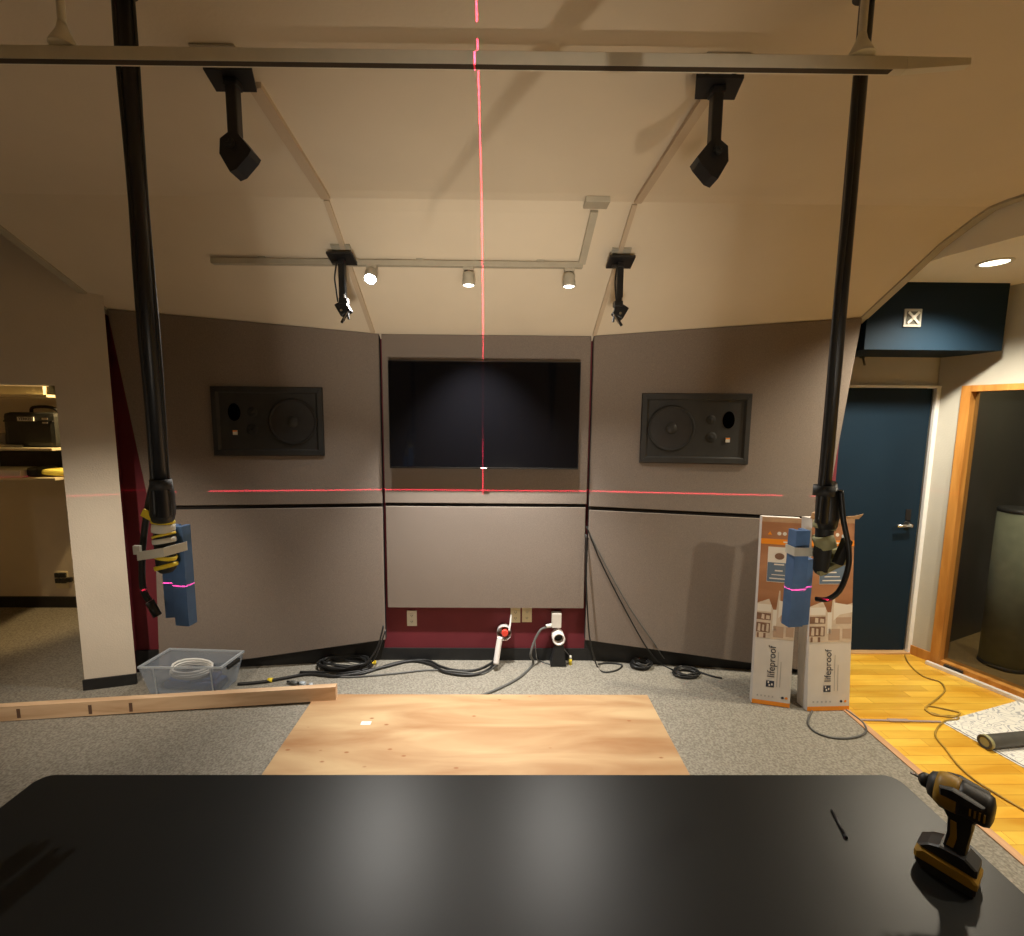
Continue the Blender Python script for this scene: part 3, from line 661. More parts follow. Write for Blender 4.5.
b = B(); b.tube([(.915, 1.19, 1.56), (.930, 1.19, 1.48), (.952, 1.19, 1.40), (.955, 1.19, 1.34), (.938, 1.19, 1.28), (.915, 1.20, 1.25), (.90, 1.225, 1.24)], .0068)
tag(obj('cable_loop', b, 'cable'), 'black cable curling down from the right pole to the blue foam', 'cable')

# ------------------------------------------------------------------ sockets and pipes on the front wall
def outlet(x, z, wd, n, label, m='almond', y=3.08):
    t = thing('socket_plate', label, 'wall socket', (x, y, z - .06), 0, 'socket plates on the maroon wall')
    b = B(); b.bb((x - wd / 2, y - .006, z - .057), (x + wd / 2, y - .0002, z + .057), .002); obj('plate', b, m, t)
    for k in range(n):
        xx = x - wd / 2 + wd * (k + .5) / n
        for dz in (-.022, .022):
            b = B(); b.bb((xx - .015, y - .0085, z + dz - .013), (xx + .015, y - .0058, z + dz + .013), .002); r_ = obj('receptacle', b, m, t)
            b = B()
            for sx in (-.006, .006): b.bb((xx + sx - .0015, y - .0095, z + dz - .004), (xx + sx + .0015, y - .0084, z + dz + .005))
            b.bb((xx - .002, y - .0095, z + dz - .010), (xx + .002, y - .0084, z + dz - .006)); obj('slots', b, 'ink', r_)
outlet(-.635, .313, .070, 1, 'single white socket plate at the left end of the maroon wall', 'white')
outlet(.105, .342, .070, 1, 'cream socket plate, left one of the touching pair')
outlet(.187, .345, .070, 1, 'cream socket plate, right one of the touching pair')
t = thing('surface_box', 'almond surface box with a plug at its left side', 'wall socket', (.395, 3.08, .25))
b = B(); b.bb((.362, 3.035, .262), (.430, 3.0798, .372), .006); obj('box', b, 'white', t)
b = B(); b.cyl((.362, 3.05, .278), (.322, 3.045, .272), .013); obj('plug', b, 'white', t)
# white elbow pipe with red stopper, conduit ring
t = thing('pvc_elbow_pipe', 'white pipe mouth with red stopper and spout on the maroon wall', 'pipe', (.0, 3.05, .02))
c0 = aty(504, 631, 3.04); c0 = Vector((c0.x, 3.0, c0.z))
b = B(); b.lathe([(.050, 0), (.050, -.075), (.040, -.075), (.038, -.02)], c0, (0, -1, .15), 28, cap=False); b.lathe([(.037, -.07), (.037, -.071)], c0, (0, -1, .15), 24); obj('pipe_mouth', b, 'pvc', t)
b = B(); b.lathe([(.024, -.05), (.024, .004), (.018, .008)], c0 + Vector((.006, -.004, .006)), (0, -1, .15), 20); obj('red_stopper', b, 'redcap', t)
b = B(); b.tube([c0 + Vector((-.028, -.01, -.02)), c0 + Vector((-.04, -.03, -.09)), c0 + Vector((-.055, -.06, -.19))], .020, 12); obj('spout', b, 'pvc', t)
b = B(); b.tube([c0 + Vector((.035, .0, .02)), c0 + Vector((.045, .03, .07)), c0 + Vector((.05, .05, .12))], .006); obj('tie_end', b, 'pvc', t)
t = thing('conduit_mouth', 'white rimmed round conduit mouth with dark inside below the surface box', 'pipe', (.41, 3.05, .02))
c1 = Vector((aty(559, 637, 2.985).x, 2.985, aty(559, 639, 2.985).z - .004))
b = B(); b.lathe([(.044, -.10), (.044, 0), (.034, .002), (.033, -.06)], c1, (0, -1, .1), 28, cap=False); obj('rim', b, 'pvc', t)
b = B(); b.lathe([(.033, -.061), (.033, -.06)], c1, (0, -1, .1), 24); obj('dark_inside', b, 'rubber', t)
b = B(); b.slab([c1 + Vector(q) for q in ((-.02, -.0, -.045), (.035, 0, -.045), (.055, .0, -c1.z + .005), (-.055, 0, -c1.z + .005))], [c1 + Vector(q) for q in ((-.02, .05, -.045), (.035, .05, -.045), (.055, .08, -c1.z + .005), (-.055, .08, -c1.z + .005))]); obj('black_boot', b, 'rubber', t)
p = atz(569, 660); b = B(); b.lathe([(.012, 0), (.012, .035), (.009, .040)], (p.x, 3.02, 0), (0, 0, 1), 14); t = obj('wire_cap', b, 'yellow'); tag(t, 'tiny yellow cap standing at the wall beside the conduit', 'cap')
b = B(); b.lathe([(.008, .0401), (.008, .065)], (p.x, 3.02, 0), (0, 0, 1), 12); obj('clear_tip', b, 'white', t)

# ------------------------------------------------------------------ cables on the carpet
def cable(pts, r, label, m='cable', cat='cable', name='floor_cable', z=None, group=None, wob=0):
    P = []
    for p in pts:
        if len(p) == 2: q = atz(p[0], p[1], r + .001); P.append(q)
        else: P.append(Vector(p))
    b = B(); b.tube(P, r, 8); o = obj(name, b, m); tag(o, label, cat, group); return o
def coil(cx, cy, rx, ry, n, r, label, m='cable', seed=1, base=0.0):
    rnd = random.Random(seed); c = atz(cx, cy, 0); P = []
    for k in range(n * 14):
        a = 2 * math.pi * k / 14; j = 1 + .10 * math.sin(k * .37 + seed) + rnd.uniform(-.02, .02)
        P.append((c.x + rx * j * math.cos(a) + .01 * math.sin(k * .21), c.y + ry * j * math.sin(a), base + r + .0005 + .9 * r * (k / 14) * (.8 + .4 * rnd.random())))
    b = B(); b.tube(P, r, 8, smoothpts=False); o = obj('cable_coil', b, m); tag(o, label, 'cable coil', 'coils of cable lying on the carpet'); return o
coil(345, 667, .17, .085, 7, .0075, 'flattened coil of black cable by the left panel foot, tied with yellow', seed=3)
coil(641, 667, .062, .05, 7, .006, 'small tight coil of black cable at the foot of the right panel')
coil(686, 675, .080, .050, 5, .006, 'wider coil of black cable nearer the flooring cartons', seed=5)
cable([(238, 684), (262, 682), (285, 678), (310, 674), (340, 676), (380, 668), (410, 661), (430, 664), (445, 672), (470, 675), (488, 670), (497, 660)], .010, 'thick black cable snaking from the bin to the white elbow pipe')
cable([(300, 672), (330, 672), (360, 674), (395, 663), (425, 660), (440, 666), (455, 670), (475, 670), (490, 664), (496, 658)], .008, 'second black cable running beside the thickest one to the white elbow pipe')
cable([(322, 676), (350, 677), (390, 674), (430, 670), (462, 672), (482, 674), (498, 664)], .006, 'thin dark cable in front of the bundle to the white elbow pipe', 'gcable')
P0 = Vector((-.815, 2.99, .30))
cable([tuple(P0), (-.85, 2.94, .16), (-.93, 2.90, .06)] + [tuple(atz(352, 666, .02)), tuple(atz(330, 664, .02))], .006, 'black cable dropping out of the left panel gap to the flattened coil')
cable([(-.80, 2.985, .27), (-.86, 2.92, .10)] + [tuple(atz(365, 663, .03)), tuple(atz(345, 660, .02))], .005, 'thin black cable beside the drop at the left panel gap')
for (pts, lab) in (([(366, 664), (376, 662)], 'yellow tape band on the black cable nearest the left panel gap'), ([(268, 680), (270, 680)], 'yellow tape band on the black cable beside the grey connectors')):
    a, c = atz(*pts[0], .014), atz(*pts[1], .014); b = B(); b.cyl(a, c, .013 if lab.endswith('gap') else .0145, seg=14); 
    if (c - a).length < .03: b.bm.free(); b = B(); b.cyl(a, a + Vector((.03, 0, 0)), .0135, seg=14)
    tag(obj('tape_band', b, 'yellow'), lab, 'tape')
for k, (cx, cy, l_) in enumerate(((291, 683, 'left'), (300, 684, 'middle'), (309, 686, 'right'))):
    p = atz(cx, cy, .01); d = Vector((.07 - .02 * k, -.02 + .015 * k, 0))
    t = thing('cable_connector', '%s one of three grey connectors lying by the stud end' % l_, 'connector', p, 0, 'grey connectors beside the stud')
    b = B(); b.cyl(p + Vector((0, 0, .005)), p + d * .7 + Vector((0, 0, .005)), .013, seg=12); obj('barrel', b, 'gcable' if k == 0 else mat('pale_grey_plastic', (.45, .50, .55), .4), t)
    b = B(); b.cyl(p + Vector((0, 0, .005)) - d * .4, p + Vector((0, 0, .005)), .007, seg=10); obj('strain_relief', b, 'cable', t)
cable([(.32, 3.045, .262), (.28, 3.03, .25), (.235, 3.0, .18), (.21, 2.97, .10), tuple(atz(533, 664, .012)), tuple(atz(520, 677, .008)), tuple(atz(500, 688, .008)), tuple(atz(480, 696, .008))], .0085, 'grey power cord from the surface box down toward the plywood', 'gcable', 'cord', 'power_cord')
cable([(.245, 3.05, .16), (.255, 3.0, .06), tuple(atz(540, 661, .006)), tuple(atz(550, 664, .006)), tuple(atz(565, 664, .006)), tuple(atz(572, 660, .006)), (.48, 3.04, .07), (.44, 3.04, .12)], .004, 'thin grey wire looping on the carpet under the conduit mouth', 'gcable', 'wire', 'thin_wire')
cable([(.583, 3.02, .95), (.59, 2.99, .60), (.61, 2.97, .30), (.63, 2.95, .17), tuple(atz(597, 666, .006)), tuple(atz(604, 672, .006)), tuple(atz(617, 670, .006)), tuple(atz(622, 665, .006)), tuple(atz(610, 663, .006)), tuple(atz(598, 664, .006))], .0055, 'black cable hanging straight down the gap right of the centre panel')
def pp(px, py): 
    q = aty(px, py, 3.0); return (q.x, frontx(q.x) - .012, q.z)
cable([pp(587, 527), pp(600, 560), pp(620, 600), pp(645, 645), tuple(atz(662, 664, .012)), tuple(atz(676, 671, .012))], .005, 'black cable slanting across the lower right panel to the wider coil')
cable([pp(588, 530), pp(604, 562), pp(628, 605), pp(652, 640), tuple(atz(668, 662, .014)), tuple(atz(692, 668, .014))], .004, 'thinner cable slanting just right of the other across the lower right panel', 'gcable')
cable([(700, 672), (712, 676), (722, 678)], .006, 'short black cable end between the coils and the carton')
cable([(812, 711), (808, 722), (814, 731), (830, 737), (850, 738), (865, 733), (864, 724), (852, 714), (846, 710)], .0055, 'dark cord looping on the carpet in front of the right carton', 'gcable', 'cord', 'looped_cord')
# cords on the wood floor
cable([(905, 655), (908, 662), (915, 670), (925, 677), (940, 682), (945, 690), (938, 698), (930, 704), (926, 709), (935, 715), (955, 716), (958, 719), (945, 721), (937, 729), (936, 737), (945, 748), (958, 765), (975, 780), (1000, 796), (1024, 810), (1060, 832)], .0045, 'yellow and brown cord winding over the wood floor to the right', 'ycable', 'cord', 'winding_cord')
cable([(925, 710), (928, 706), (945, 709), (960, 713), (950, 717), (932, 713), (926, 711)], .004, 'small tangle of yellow cord at the paper sheet corner', 'ycable', 'cord', 'winding_cord')
b = B(); a, c = atz(860, 720, .002), atz(941, 722, .002)
for x0_, x1_, m_ in ((0, 1, 0),): b.slab([a + Vector((0, -.006, 0)), c + Vector((0, -.006, 0)), c + Vector((0, .006, 0)), a + Vector((0, .006, 0))], [p + Vector((0, 0, .004)) for p in (a + Vector((0, -.006, 0)), c + Vector((0, -.006, 0)), c + Vector((0, .006, 0)), a + Vector((0, .006, 0)))])
b.slab([lerp(a, c, .35) + Vector((0, -.011, 0)), lerp(a, c, .6) + Vector((0, -.011, 0)), lerp(a, c, .6) + Vector((0, .011, 0)), lerp(a, c, .35) + Vector((0, .011, 0))], [lerp(a, c, f_) + Vector((0, e_, .007)) for f_, e_ in ((.35, -.011), (.6, -.011), (.6, .011), (.35, .011))])
tag(obj('flat_strip', b, mat('mauve_grey_plastic', (.36, .28, .27), .5)), 'thin mauve grey flat strip lying across the wood floor', 'strip')
p = atz(949, 671, .0)
b = B(); b.box((p.x + .03, p.y, .014), (.10, .035, .024), Matrix.Rotation(R(-62), 3, 'Z'), .003); tag(obj('floor_latch', b, 'dark'), 'dark latch on the sill strip below the booth window', 'latch')

# ------------------------------------------------------------------ plywood and stud
t = thing('plywood_sheet', 'knotty pale plywood sheet lying on the carpet behind the black table', 'plywood', (-.11, 2.0, 0))
b = B(); b.slab([(-1.148, 2.642, 0.001), (.925, 2.642, .001), (.935, 1.42, .001), (-1.155, 1.42, .001)], [(-1.148, 2.642, .018), (.925, 2.642, .018), (.935, 1.42, .018), (-1.155, 1.42, .018)]); obj('sheet', b, 'ply', t)
p = atz(366, 723, .0185); b = B(); b.bb((p.x - .028, p.y - .015, .0181), (p.x + .028, p.y + .015, .0186)); st = obj('sticker', b, 'paper', t, label='small white printed sticker')
b = B()
for k in range(3): b.bb((p.x - .018, p.y - .008 + k * .007, .01865), (p.x + .016 - k * .004, p.y - .005 + k * .007, .0188))
obj('print_lines', b, 'inklite', st)
t0 = atz(336, 703); tL = atz(0, 722); dr = (t0 - tL).normalized(); nr = Vector((-dr.y, dr.x, 0))
a = t0; e = tL - dr * .35
t = thing('wooden_stud', 'long wooden stud on edge along the carpet, its right end past the bin', 'timber', a)
a = a + Vector((0, 0, .0185)); b = B(); b.slab([e, a, a + Vector((0, 0, .086)), e + Vector((0, 0, .086))], [q + nr * .038 for q in (e, a, a + Vector((0, 0, .086)), e + Vector((0, 0, .086)))]); obj('board', b, 'stud', t)
b = B()
for px in (13, 85, 126):
    q = atz(px, 718 - px * .05, .045); q = e + dr * ((q - e).dot(dr)); q.z = .046
    b.box(q - nr * .0006, (.018, .0015, .055), Matrix.Rotation(math.atan2(dr.y, dr.x), 3, 'Z'))
obj('pencil_marks', b, mat('dark_stamp', (.13, .07, .045), .8), t)

# ------------------------------------------------------------------ table
t = thing('work_table', 'wide black laminate table in the foreground under the cordless drill', 'table', (-.08, .6, 0))
def rrect(x0, x1, y0, y1, r, n=5):
    o = []
    for cx, cy, a0 in ((x1 - r, y1 - r, 0), (x0 + r, y1 - r, 90), (x0 + r, y0 + r, 180), (x1 - r, y0 + r, 270)):
        for k in range(n + 1): a = R(a0 + 90 * k / n); o.append((cx + r * math.cos(a), cy + r * math.sin(a)))
    return o
rr = rrect(-1.27, 1.118, .12, 1.158, .035)
b = B(); b.slab([(x, y, .748) for x, y in rr], [(x, y, .75) for x, y in rr]); obj('laminate_top', b, 'lam', t)
b = B(); b.slab([(x, y, .716) for x, y in rr], [(x, y, .7479) for x, y in rr]); obj('wood_edge', b, wood('edge_banding', (.40, .17, .07), (.55, .27, .12), axis=0), t)
for x in (-1.18, 1.03):
    for y in (.22, 1.06):
        b = B(); b.slab([(x - .03, y - .03, .7159), (x + .03, y - .03, .7159), (x + .03, y + .03, .7159), (x - .03, y + .03, .7159)], [(x - .022, y - .022, 0), (x + .022, y - .022, 0), (x + .022, y + .022, 0), (x - .022, y + .022, 0)]); obj('leg', b, 'black', t)
b = B(); b.bb((-1.14, 1.045, .63), (.99, 1.065, .7159)); b.bb((-1.14, .215, .63), (.99, .235, .7159)); obj('apron', b, 'black', t)
a, c = atz(832, 810, .753), atz(845, 835, .753)
b = B(); b.cyl(a, c, .0028, seg=10); b.cyl(c, c + (c - a) * .12, .0045, .003, seg=10); tag(obj('loose_screw', b, 'black'), 'small black screw lying on the table left of the drill', 'screw')

# ------------------------------------------------------------------ drill
DB = Vector((.997, .882, .75)); F_ = Vector((-.57, .82, 0)).normalized(); SD = Vector((F_.y, -F_.x, 0)); UP = Vector((0, 0, 1))
t = thing('cordless_drill', 'yellow and black cordless drill standing on its battery on the table', 'drill', DB)
def DP(f, s, u): return DB + (F_ * f + SD * s + UP * u * 1.08) * .86
def dprism(b, pts, hw, bev=.004):
    """pts (f,u) outline, half width hw, edges softened"""
    cx = sum(p[0] for p in pts) / len(pts); cu = sum(p[1] for p in pts) / len(pts)
    k = .90; ins = [(cx + (f - cx) * k, cu + (u - cu) * k) for f, u in pts]
    L_ = [(ins, -hw), (pts, -hw + bev * 1.4), (pts, hw - bev * 1.4), (ins, hw)]
    rings = [[b.bm.verts.new(DP(f, s, u)) for f, u in pt] for pt, s in L_]
    b._f(rings[0]); b._f(rings[-1])
    for A_, B_ in zip(rings, rings[1:]):
        n = len(A_)
        for i in range(n): b._f([A_[i], A_[(i + 1) % n], B_[(i + 1) % n], B_[i]])
# battery: yellow shell over black base, long in the f direction
b = B(); dprism(b, [(-.050, .0), (.050, .0), (.060, .012), (.060, .022), (-.054, .022), (-.054, .006)], .038); obj('battery_base', b, 'drillb', t)
b = B(); dprism(b, [(-.056, .022), (.062, .022), (.062, .038), (.050, .048), (-.046, .046), (-.056, .036)], .040); obj('battery', b, 'drilly', t)
b = B(); dprism(b, [(-.052, .046), (.060, .050), (.040, .066), (.018, .076), (-.030, .078), (-.052, .064)], .032); obj('foot', b, 'drillb', t)
b = B(); dprism(b, [(-.028, .072), (.014, .072), (.010, .11), (.012, .155), (.020, .172), (-.034, .172), (-.034, .14), (-.030, .10)], .018); obj('handle', b, 'drillb', t)
b = B(); dprism(b, [(-.006, .080), (.008, .080), (.003, .11), (.006, .150), (-.006, .150), (-.010, .11)], .0195, .002); obj('handle_inlay', b, 'drilly', t)
b = B(); dprism(b, [(.010, .140), (.028, .168), (.020, .172), (.008, .172)], .009, .002); obj('trigger', b, 'drillb', t)
hc = .203
b = B(); b.lathe([(0.0171, 0.0000), (0.0304, 0.0034), (0.0345, 0.0120), (0.0345, 0.0430), (0.0366, 0.0533)], DP(-.064, 0, hc), F_, 28); obj('motor_cap', b, 'drillb', t)
b = B(); b.lathe([(0.0366, 0.0000), (0.0375, 0.0074), (0.0366, 0.0279), (0.0315, 0.0372)], DP(-.003, 0, hc), F_, 28); obj('motor_housing', b, 'drilly', t)
b = B(); dprism(b, [(-.035, .165), (.030, .168), (.045, .180), (.045, .200), (-.045, .205), (-.045, .180)], .026); obj('lower_housing', b, 'drillb', t)
b = B(); dprism(b, [(-.050, .226), (.006, .234), (.030, .228), (.028, .210), (-.040, .212)], .0445, .003); obj('top_grip', b, 'drillb', t)
b = B(); b.lathe([(0.0315, 0.0000), (0.0300, 0.0100), (0.0255, 0.0190), (0.0171, 0.0225)], DP(.030, 0, hc), F_, 28); obj('nose', b, 'dark', t)
b = B(); b.lathe([(0.0161, 0.0000), (0.0152, 0.0120), (0.0105, 0.0165), (0.0066, 0.0190)], DP(.053, 0, hc), F_, 20); obj('chuck', b, 'drillb', t)
b = B(); b.cyl(DP(.074, 0, hc), DP(.092, 0, hc), .003, .0025, seg=10); obj('bit', b, 'steel', t)
for k in range(4): b = B(); b.box(DP(-.052 + .008 * k, 0, hc), (.0026, .074, .017), Matrix.Rotation(math.atan2(F_.y, F_.x), 3, 'Z')); obj('vent', b, 'drilly', t)

# ------------------------------------------------------------------ clear bin
t = thing('storage_bin', 'clear plastic bin on the carpet between the pillar and the left panel', 'storage bin', (-1.97, 2.75, 0))
TT = [(-2.235, 2.640), (-1.728, 2.640), (-1.700, 2.835), (-2.205, 2.865)]; BT = [(-2.20, 2.668), (-1.762, 2.668), (-1.742, 2.808), (-2.175, 2.832)]
HB = .198
def quadwall(b, top, bot, zt, zb, th):
    ct = Vector((sum(p[0] for p in top) / 4, sum(p[1] for p in top) / 4))
    def ins(ps): return [tuple(ct + (Vector(p) - ct) * (1 - th)) for p in ps]
    it, ib = ins(top), ins(bot)
    o1 = [b.bm.verts.new((*p, zb)) for p in bot]; o2 = [b.bm.verts.new((*p, zt)) for p in top]
    i1 = [b.bm.verts.new((*p, zb + .004)) for p in ib]; i2 = [b.bm.verts.new((*p, zt)) for p in it]
    for k in range(4):
        j = (k + 1) % 4
        b._f([o1[k], o1[j], o2[j], o2[k]]); b._f([i1[k], i1[j], i2[j], i2[k]]); b._f([o2[k], o2[j], i2[j], i2[k]])
    b._f(o1); b._f(i1)
b = B(); quadwall(b, TT, BT, HB - .012, .002, .02); obj('tub', b, 'clear', t)
b = B(); cT = Vector((-1.967, 2.745)); oT = [tuple(cT + (Vector(p) - cT) * 1.02) for p in TT]; iT = [tuple(cT + (Vector(p) - cT) * .965) for p in TT]
for k in range(4):
    j = (k + 1) % 4; b.slab([(*oT[k], HB - .012), (*oT[j], HB - .012), (*iT[j], HB - .012), (*iT[k], HB - .012)], [(*oT[k], HB), (*oT[j], HB), (*iT[j], HB), (*iT[k], HB)])
obj('rim', b, 'clearrim', t)
b = B(); b.box((-1.709, 2.735, .165), (.020, .10, .022), Matrix.Rotation(R(-8), 3, 'Z'), .004); obj('handle_recess', b, 'matte', t)
b = B()
for xx in (-2.15, -1.80): b.slab([(xx, 2.654, .01), (xx + .008, 2.654, .01), (xx + .008, 2.640, .185), (xx, 2.640, .185)], [(xx, 2.658, .01), (xx + .008, 2.658, .01), (xx + .008, 2.645, .185), (xx, 2.645, .185)])
obj('side_ribs', b, 'clearrim', t)
P = []
for k in range(60):
    a = 2 * math.pi * k / 15; P.append((-1.985 + .125 * (1 + .08 * math.sin(k * .3)) * math.cos(a), 2.745 + .050 * (1 + .1 * math.sin(k * .5)) * math.sin(a), .095 + .0009 * k + .024 * math.sin(a)))
b = B(); b.tube(P, .0072, 8, smoothpts=False); tag(obj('cable_coil', b, 'wcable'), 'coil of white cable inside the clear bin', 'cable coil')
b = B(); b.box((-1.96, 2.745, .033), (.36, .10, .05), Matrix.Rotation(R(-2), 3, 'Z'), .018); b.box((-1.90, 2.75, .062), (.16, .09, .03), Matrix.Rotation(R(8), 3, 'Z'), .012); tag(obj('folded_cloth', b, 'bluecloth'), 'folded dark blue cloth at the bottom of the clear bin', 'cloth')

# ------------------------------------------------------------------ flooring cartons
def carton(x0, y0, ang, wd, hgt, dep, lean, label, full=True, torn=False):
    """front lower left corner, yaw, lean back angle"""
    t = thing('flooring_carton', label, 'carton', (x0, y0, 0.0), ang, 'tall flooring cartons leaning by the door')
    T = WM[t.name] @ Matrix.Translation((0, 0, .003 + dep * math.sin(lean) * 0)) @ Matrix.Rotation(-lean, 4, 'X')
    def P(x, y, z): return T @ Vector((x, y, z))
    def patch(nm, x0, x1, z0, z1, m, lift, parent=None, **kw):
        b = B(); b.slab([P(x0, -lift, z0), P(x1, -lift, z0), P(x1, -lift, z1), P(x0, -lift, z1)], [P(x0, -lift + .0004, z0), P(x1, -lift + .0004, z0), P(x1, -lift + .0004, z1), P(x0, -lift + .0004, z1)])
        return obj(nm, b, m, parent or t, **kw)
    b = B(); b.slab([P(0, 0, 0), P(wd, 0, 0), P(wd, 0, hgt), P(0, 0, hgt)], [P(0, dep, 0), P(wd, dep, 0), P(wd, dep, hgt), P(0, dep, hgt)]); obj('box_body', b, 'card', t)
    if not full:
        return t
    patch('orange_base_band', 0, wd, 0, .026, 'orange', .0006)
    ph = patch('wood_picture', 0, wd, .42, hgt - .03, 'photo', .0006)
    patch('top_flap_print', 0, wd, hgt - .03, hgt, 'cardb', .0006)
    patch('orange_band', 0, wd, hgt - .165, hgt - .132, 'orange', .0012, ph)
    b = B(); b.slab([P(wd * .58, -.0016, hgt - .152), P(wd * .80, -.0016, hgt - .152), P(wd * .80, -.0016, hgt - .144), P(wd * .58, -.0016, hgt - .144)], [P(wd * .58, -.0012, hgt - .152), P(wd * .80, -.0012, hgt - .152), P(wd * .80, -.0012, hgt - .144), P(wd * .58, -.0012, hgt - .144)]); obj('band_print', b, 'cream', ph)
    b = B()
    for fx, s_ in ((.22, 0),): b.bm.faces.new([b.bm.verts.new(P(wd * fx + q[0], -.0014, hgt - .098 + q[1])) for q in ((-.012, -.010), (.012, -.010), (0, .012))])
    obj('triangle_icon', b, 'orange', ph)
    for fx in (.46, .60, .74):
        b = B(); b.lathe([(.011, 0), (.011, .0005)], P(wd * fx, -.0008, hgt - .098 - (.008 if fx > .7 else 0)), T.to_3x3() @ Vector((0, -1, 0)), 18); obj('round_icon', b, 'cream' if fx < .7 else mat('pale_blue_print', (.45, .55, .62), .6), ph)
    sw = patch('sample_label', wd * .20, wd * .80, hgt - .395, hgt - .180, 'cream', .0012, ph)
    patch('label_lower_block', wd * .205, wd * .795, hgt - .392, hgt - .275, 'printgrey', .0018, sw) if False else None
    b = B(); b.slab([P(wd * .205, -.0018, hgt - .392), P(wd * .795, -.0018, hgt - .392), P(wd * .795, -.0018, hgt - .275), P(wd * .205, -.0018, hgt - .275)], [P(wd * .205, -.0013, hgt - .392), P(wd * .795, -.0013, hgt - .392), P(wd * .795, -.0013, hgt - .275), P(wd * .205, -.0013, hgt - .275)]); obj('label_block', b, 'printgrey', ph)
    b = B(); pts = [(.026 * math.cos(a), .020 * math.sin(a)) for a in [2 * math.pi * k / 18 for k in range(18)]]
    b.slab([P(wd * .5 + x, -.0018, hgt - .236 + z) for x, z in pts], [P(wd * .5 + x, -.0013, hgt - .236 + z) for x, z in pts]); obj('label_picture', b, 'sofab', ph)
    b = B()
    for z, l_, h_ in ((-.290, .26, .008), (-.328, .20, .008), (-.352, .36, .005), (-.376, .46, .007), (-.212, .30, .003)):
        b.slab([P(wd * (.5 - l_ / 2), -.0022, hgt + z), P(wd * (.5 + l_ / 2), -.0022, hgt + z), P(wd * (.5 + l_ / 2), -.0022, hgt + z + h_), P(wd * (.5 - l_ / 2), -.0022, hgt + z + h_)], [P(wd * (.5 - l_ / 2), -.0018, hgt + z), P(wd * (.5 + l_ / 2), -.0018, hgt + z), P(wd * (.5 + l_ / 2), -.0018, hgt + z + h_), P(wd * (.5 - l_ / 2), -.0018, hgt + z + h_)])
    obj('label_text_lines', b, 'cream', ph)
    # printed sofa scene: cream sofa back, shelf with patterned cushions
    b = B(); so = [(0, .42), (0, .635), (.30, .665), (.42, .600), (.50, .600), (.55, .72), (.58, .72), (.60, .60), (.72, .635), (1, .655), (1, .42)]
    b.slab([P(wd * x, -.0014, z) for x, z in so], [P(wd * x, -.0009, z) for x, z in so]); obj('sofa_print', b, 'sofa', ph)
    b = B()
    for x0_, x1_, z0_, z1_ in ((.0, .37, .585, .630), (.42, .52, .47, .60)): b.slab([P(wd * x0_, -.0018, z0_), P(wd * x1_, -.0018, z0_), P(wd * x1_, -.0018, z1_), P(wd * x0_, -.0018, z1_)], [P(wd * x0_, -.0015, z0_), P(wd * x1_, -.0015, z0_), P(wd * x1_, -.0015, z1_), P(wd * x0_, -.0015, z1_)])
    b.slab([P(wd * x, -.0018, z) for x, z in ((.56, .66), (1, .64), (1, .60), (.70, .585), (.56, .55))], [P(wd * x, -.0015, z) for x, z in ((.56, .66), (1, .64), (1, .60), (.70, .585), (.56, .55))])
    obj('sofa_print_light', b, 'cream', ph)
    b = B()
    for x0_, x1_, z0_, z1_ in ((.0, .37, .532, .575), (.0, .36, .455, .515), (.03, .08, .42, .45), (.20, .26, .42, .45)): b.slab([P(wd * x0_, -.0018, z0_), P(wd * x1_, -.0018, z0_), P(wd * x1_, -.0018, z1_), P(wd * x0_, -.0018, z1_)], [P(wd * x0_, -.0015, z0_), P(wd * x1_, -.0015, z0_), P(wd * x1_, -.0015, z1_), P(wd * x0_, -.0015, z1_)])
    obj('cushion_print', b, 'sofab', ph)
    b = B()
    for x0_, x1_, z0_, z1_ in ((.04, .11, .462, .505), (.15, .21, .465, .50), (.26, .33, .462, .508), (.12, .20, .540, .566), (.24, .34, .540, .560)): b.slab([P(wd * x0_, -.0022, z0_), P(wd * x1_, -.0022, z0_ - .003), P(wd * x1_, -.0022, z1_), P(wd * x0_ + .003, -.0022, z1_ + .003)], [P(wd * x0_, -.0019, z0_), P(wd * x1_, -.0019, z0_ - .003), P(wd * x1_, -.0019, z1_), P(wd * x0_ + .003, -.0019, z1_ + .003)])
    obj('cushion_pattern_print', b, 'sofa', ph)
    b = B()
    for x0_, x1_, z0_, z1_ in ((.45, .72, .43, .50), (.78, .98, .44, .50), (.62, .98, .53, .57)): b.slab([P(wd * x0_, -.0018, z0_), P(wd * x1_, -.0018, z0_), P(wd * x1_, -.0018, z1_), P(wd * x0_, -.0018, z1_)], [P(wd * x0_, -.0015, z0_), P(wd * x1_, -.0015, z0_), P(wd * x1_, -.0015, z1_), P(wd * x0_, -.0015, z1_)])
    obj('drawer_print', b, mat('tan_print', (.50, .36, .27), .6), ph)
    # upright word mark on the white lower part
    mw = T @ Matrix.Translation((wd * .47, -.0016, .275)) @ Matrix.Rotation(R(90), 4, 'X') @ Matrix.Rotation(R(90), 4, 'Z')
    bm = text_bm('lifeproof', .058, mw, .0004, False, 1.0); obj('word_mark', bm, 'ink', t)
    b = B(); cx, cz_ = wd * .455, .135
    b.slab([P(cx + x, -.0016, cz_ + z) for x, z in ((-.022, -.020), (.022, -.020), (.022, .020), (-.022, .020))], [P(cx + x, -.0011, cz_ + z) for x, z in ((-.022, -.020), (.022, -.020), (.022, .020), (-.022, .020))]); lg = obj('logo_square', b, 'ink', t)
    b = B()
    for x, z in ((-.004, -.008), (.010, -.002), (-.010, .010)): b.slab([P(cx + x + u, -.0020, cz_ + z + v) for u, v in ((-.004, -.006), (.004, -.006), (.004, .006), (-.004, .006))], [P(cx + x + u, -.0017, cz_ + z + v) for u, v in ((-.004, -.006), (.004, -.006), (.004, .006), (-.004, .006))])
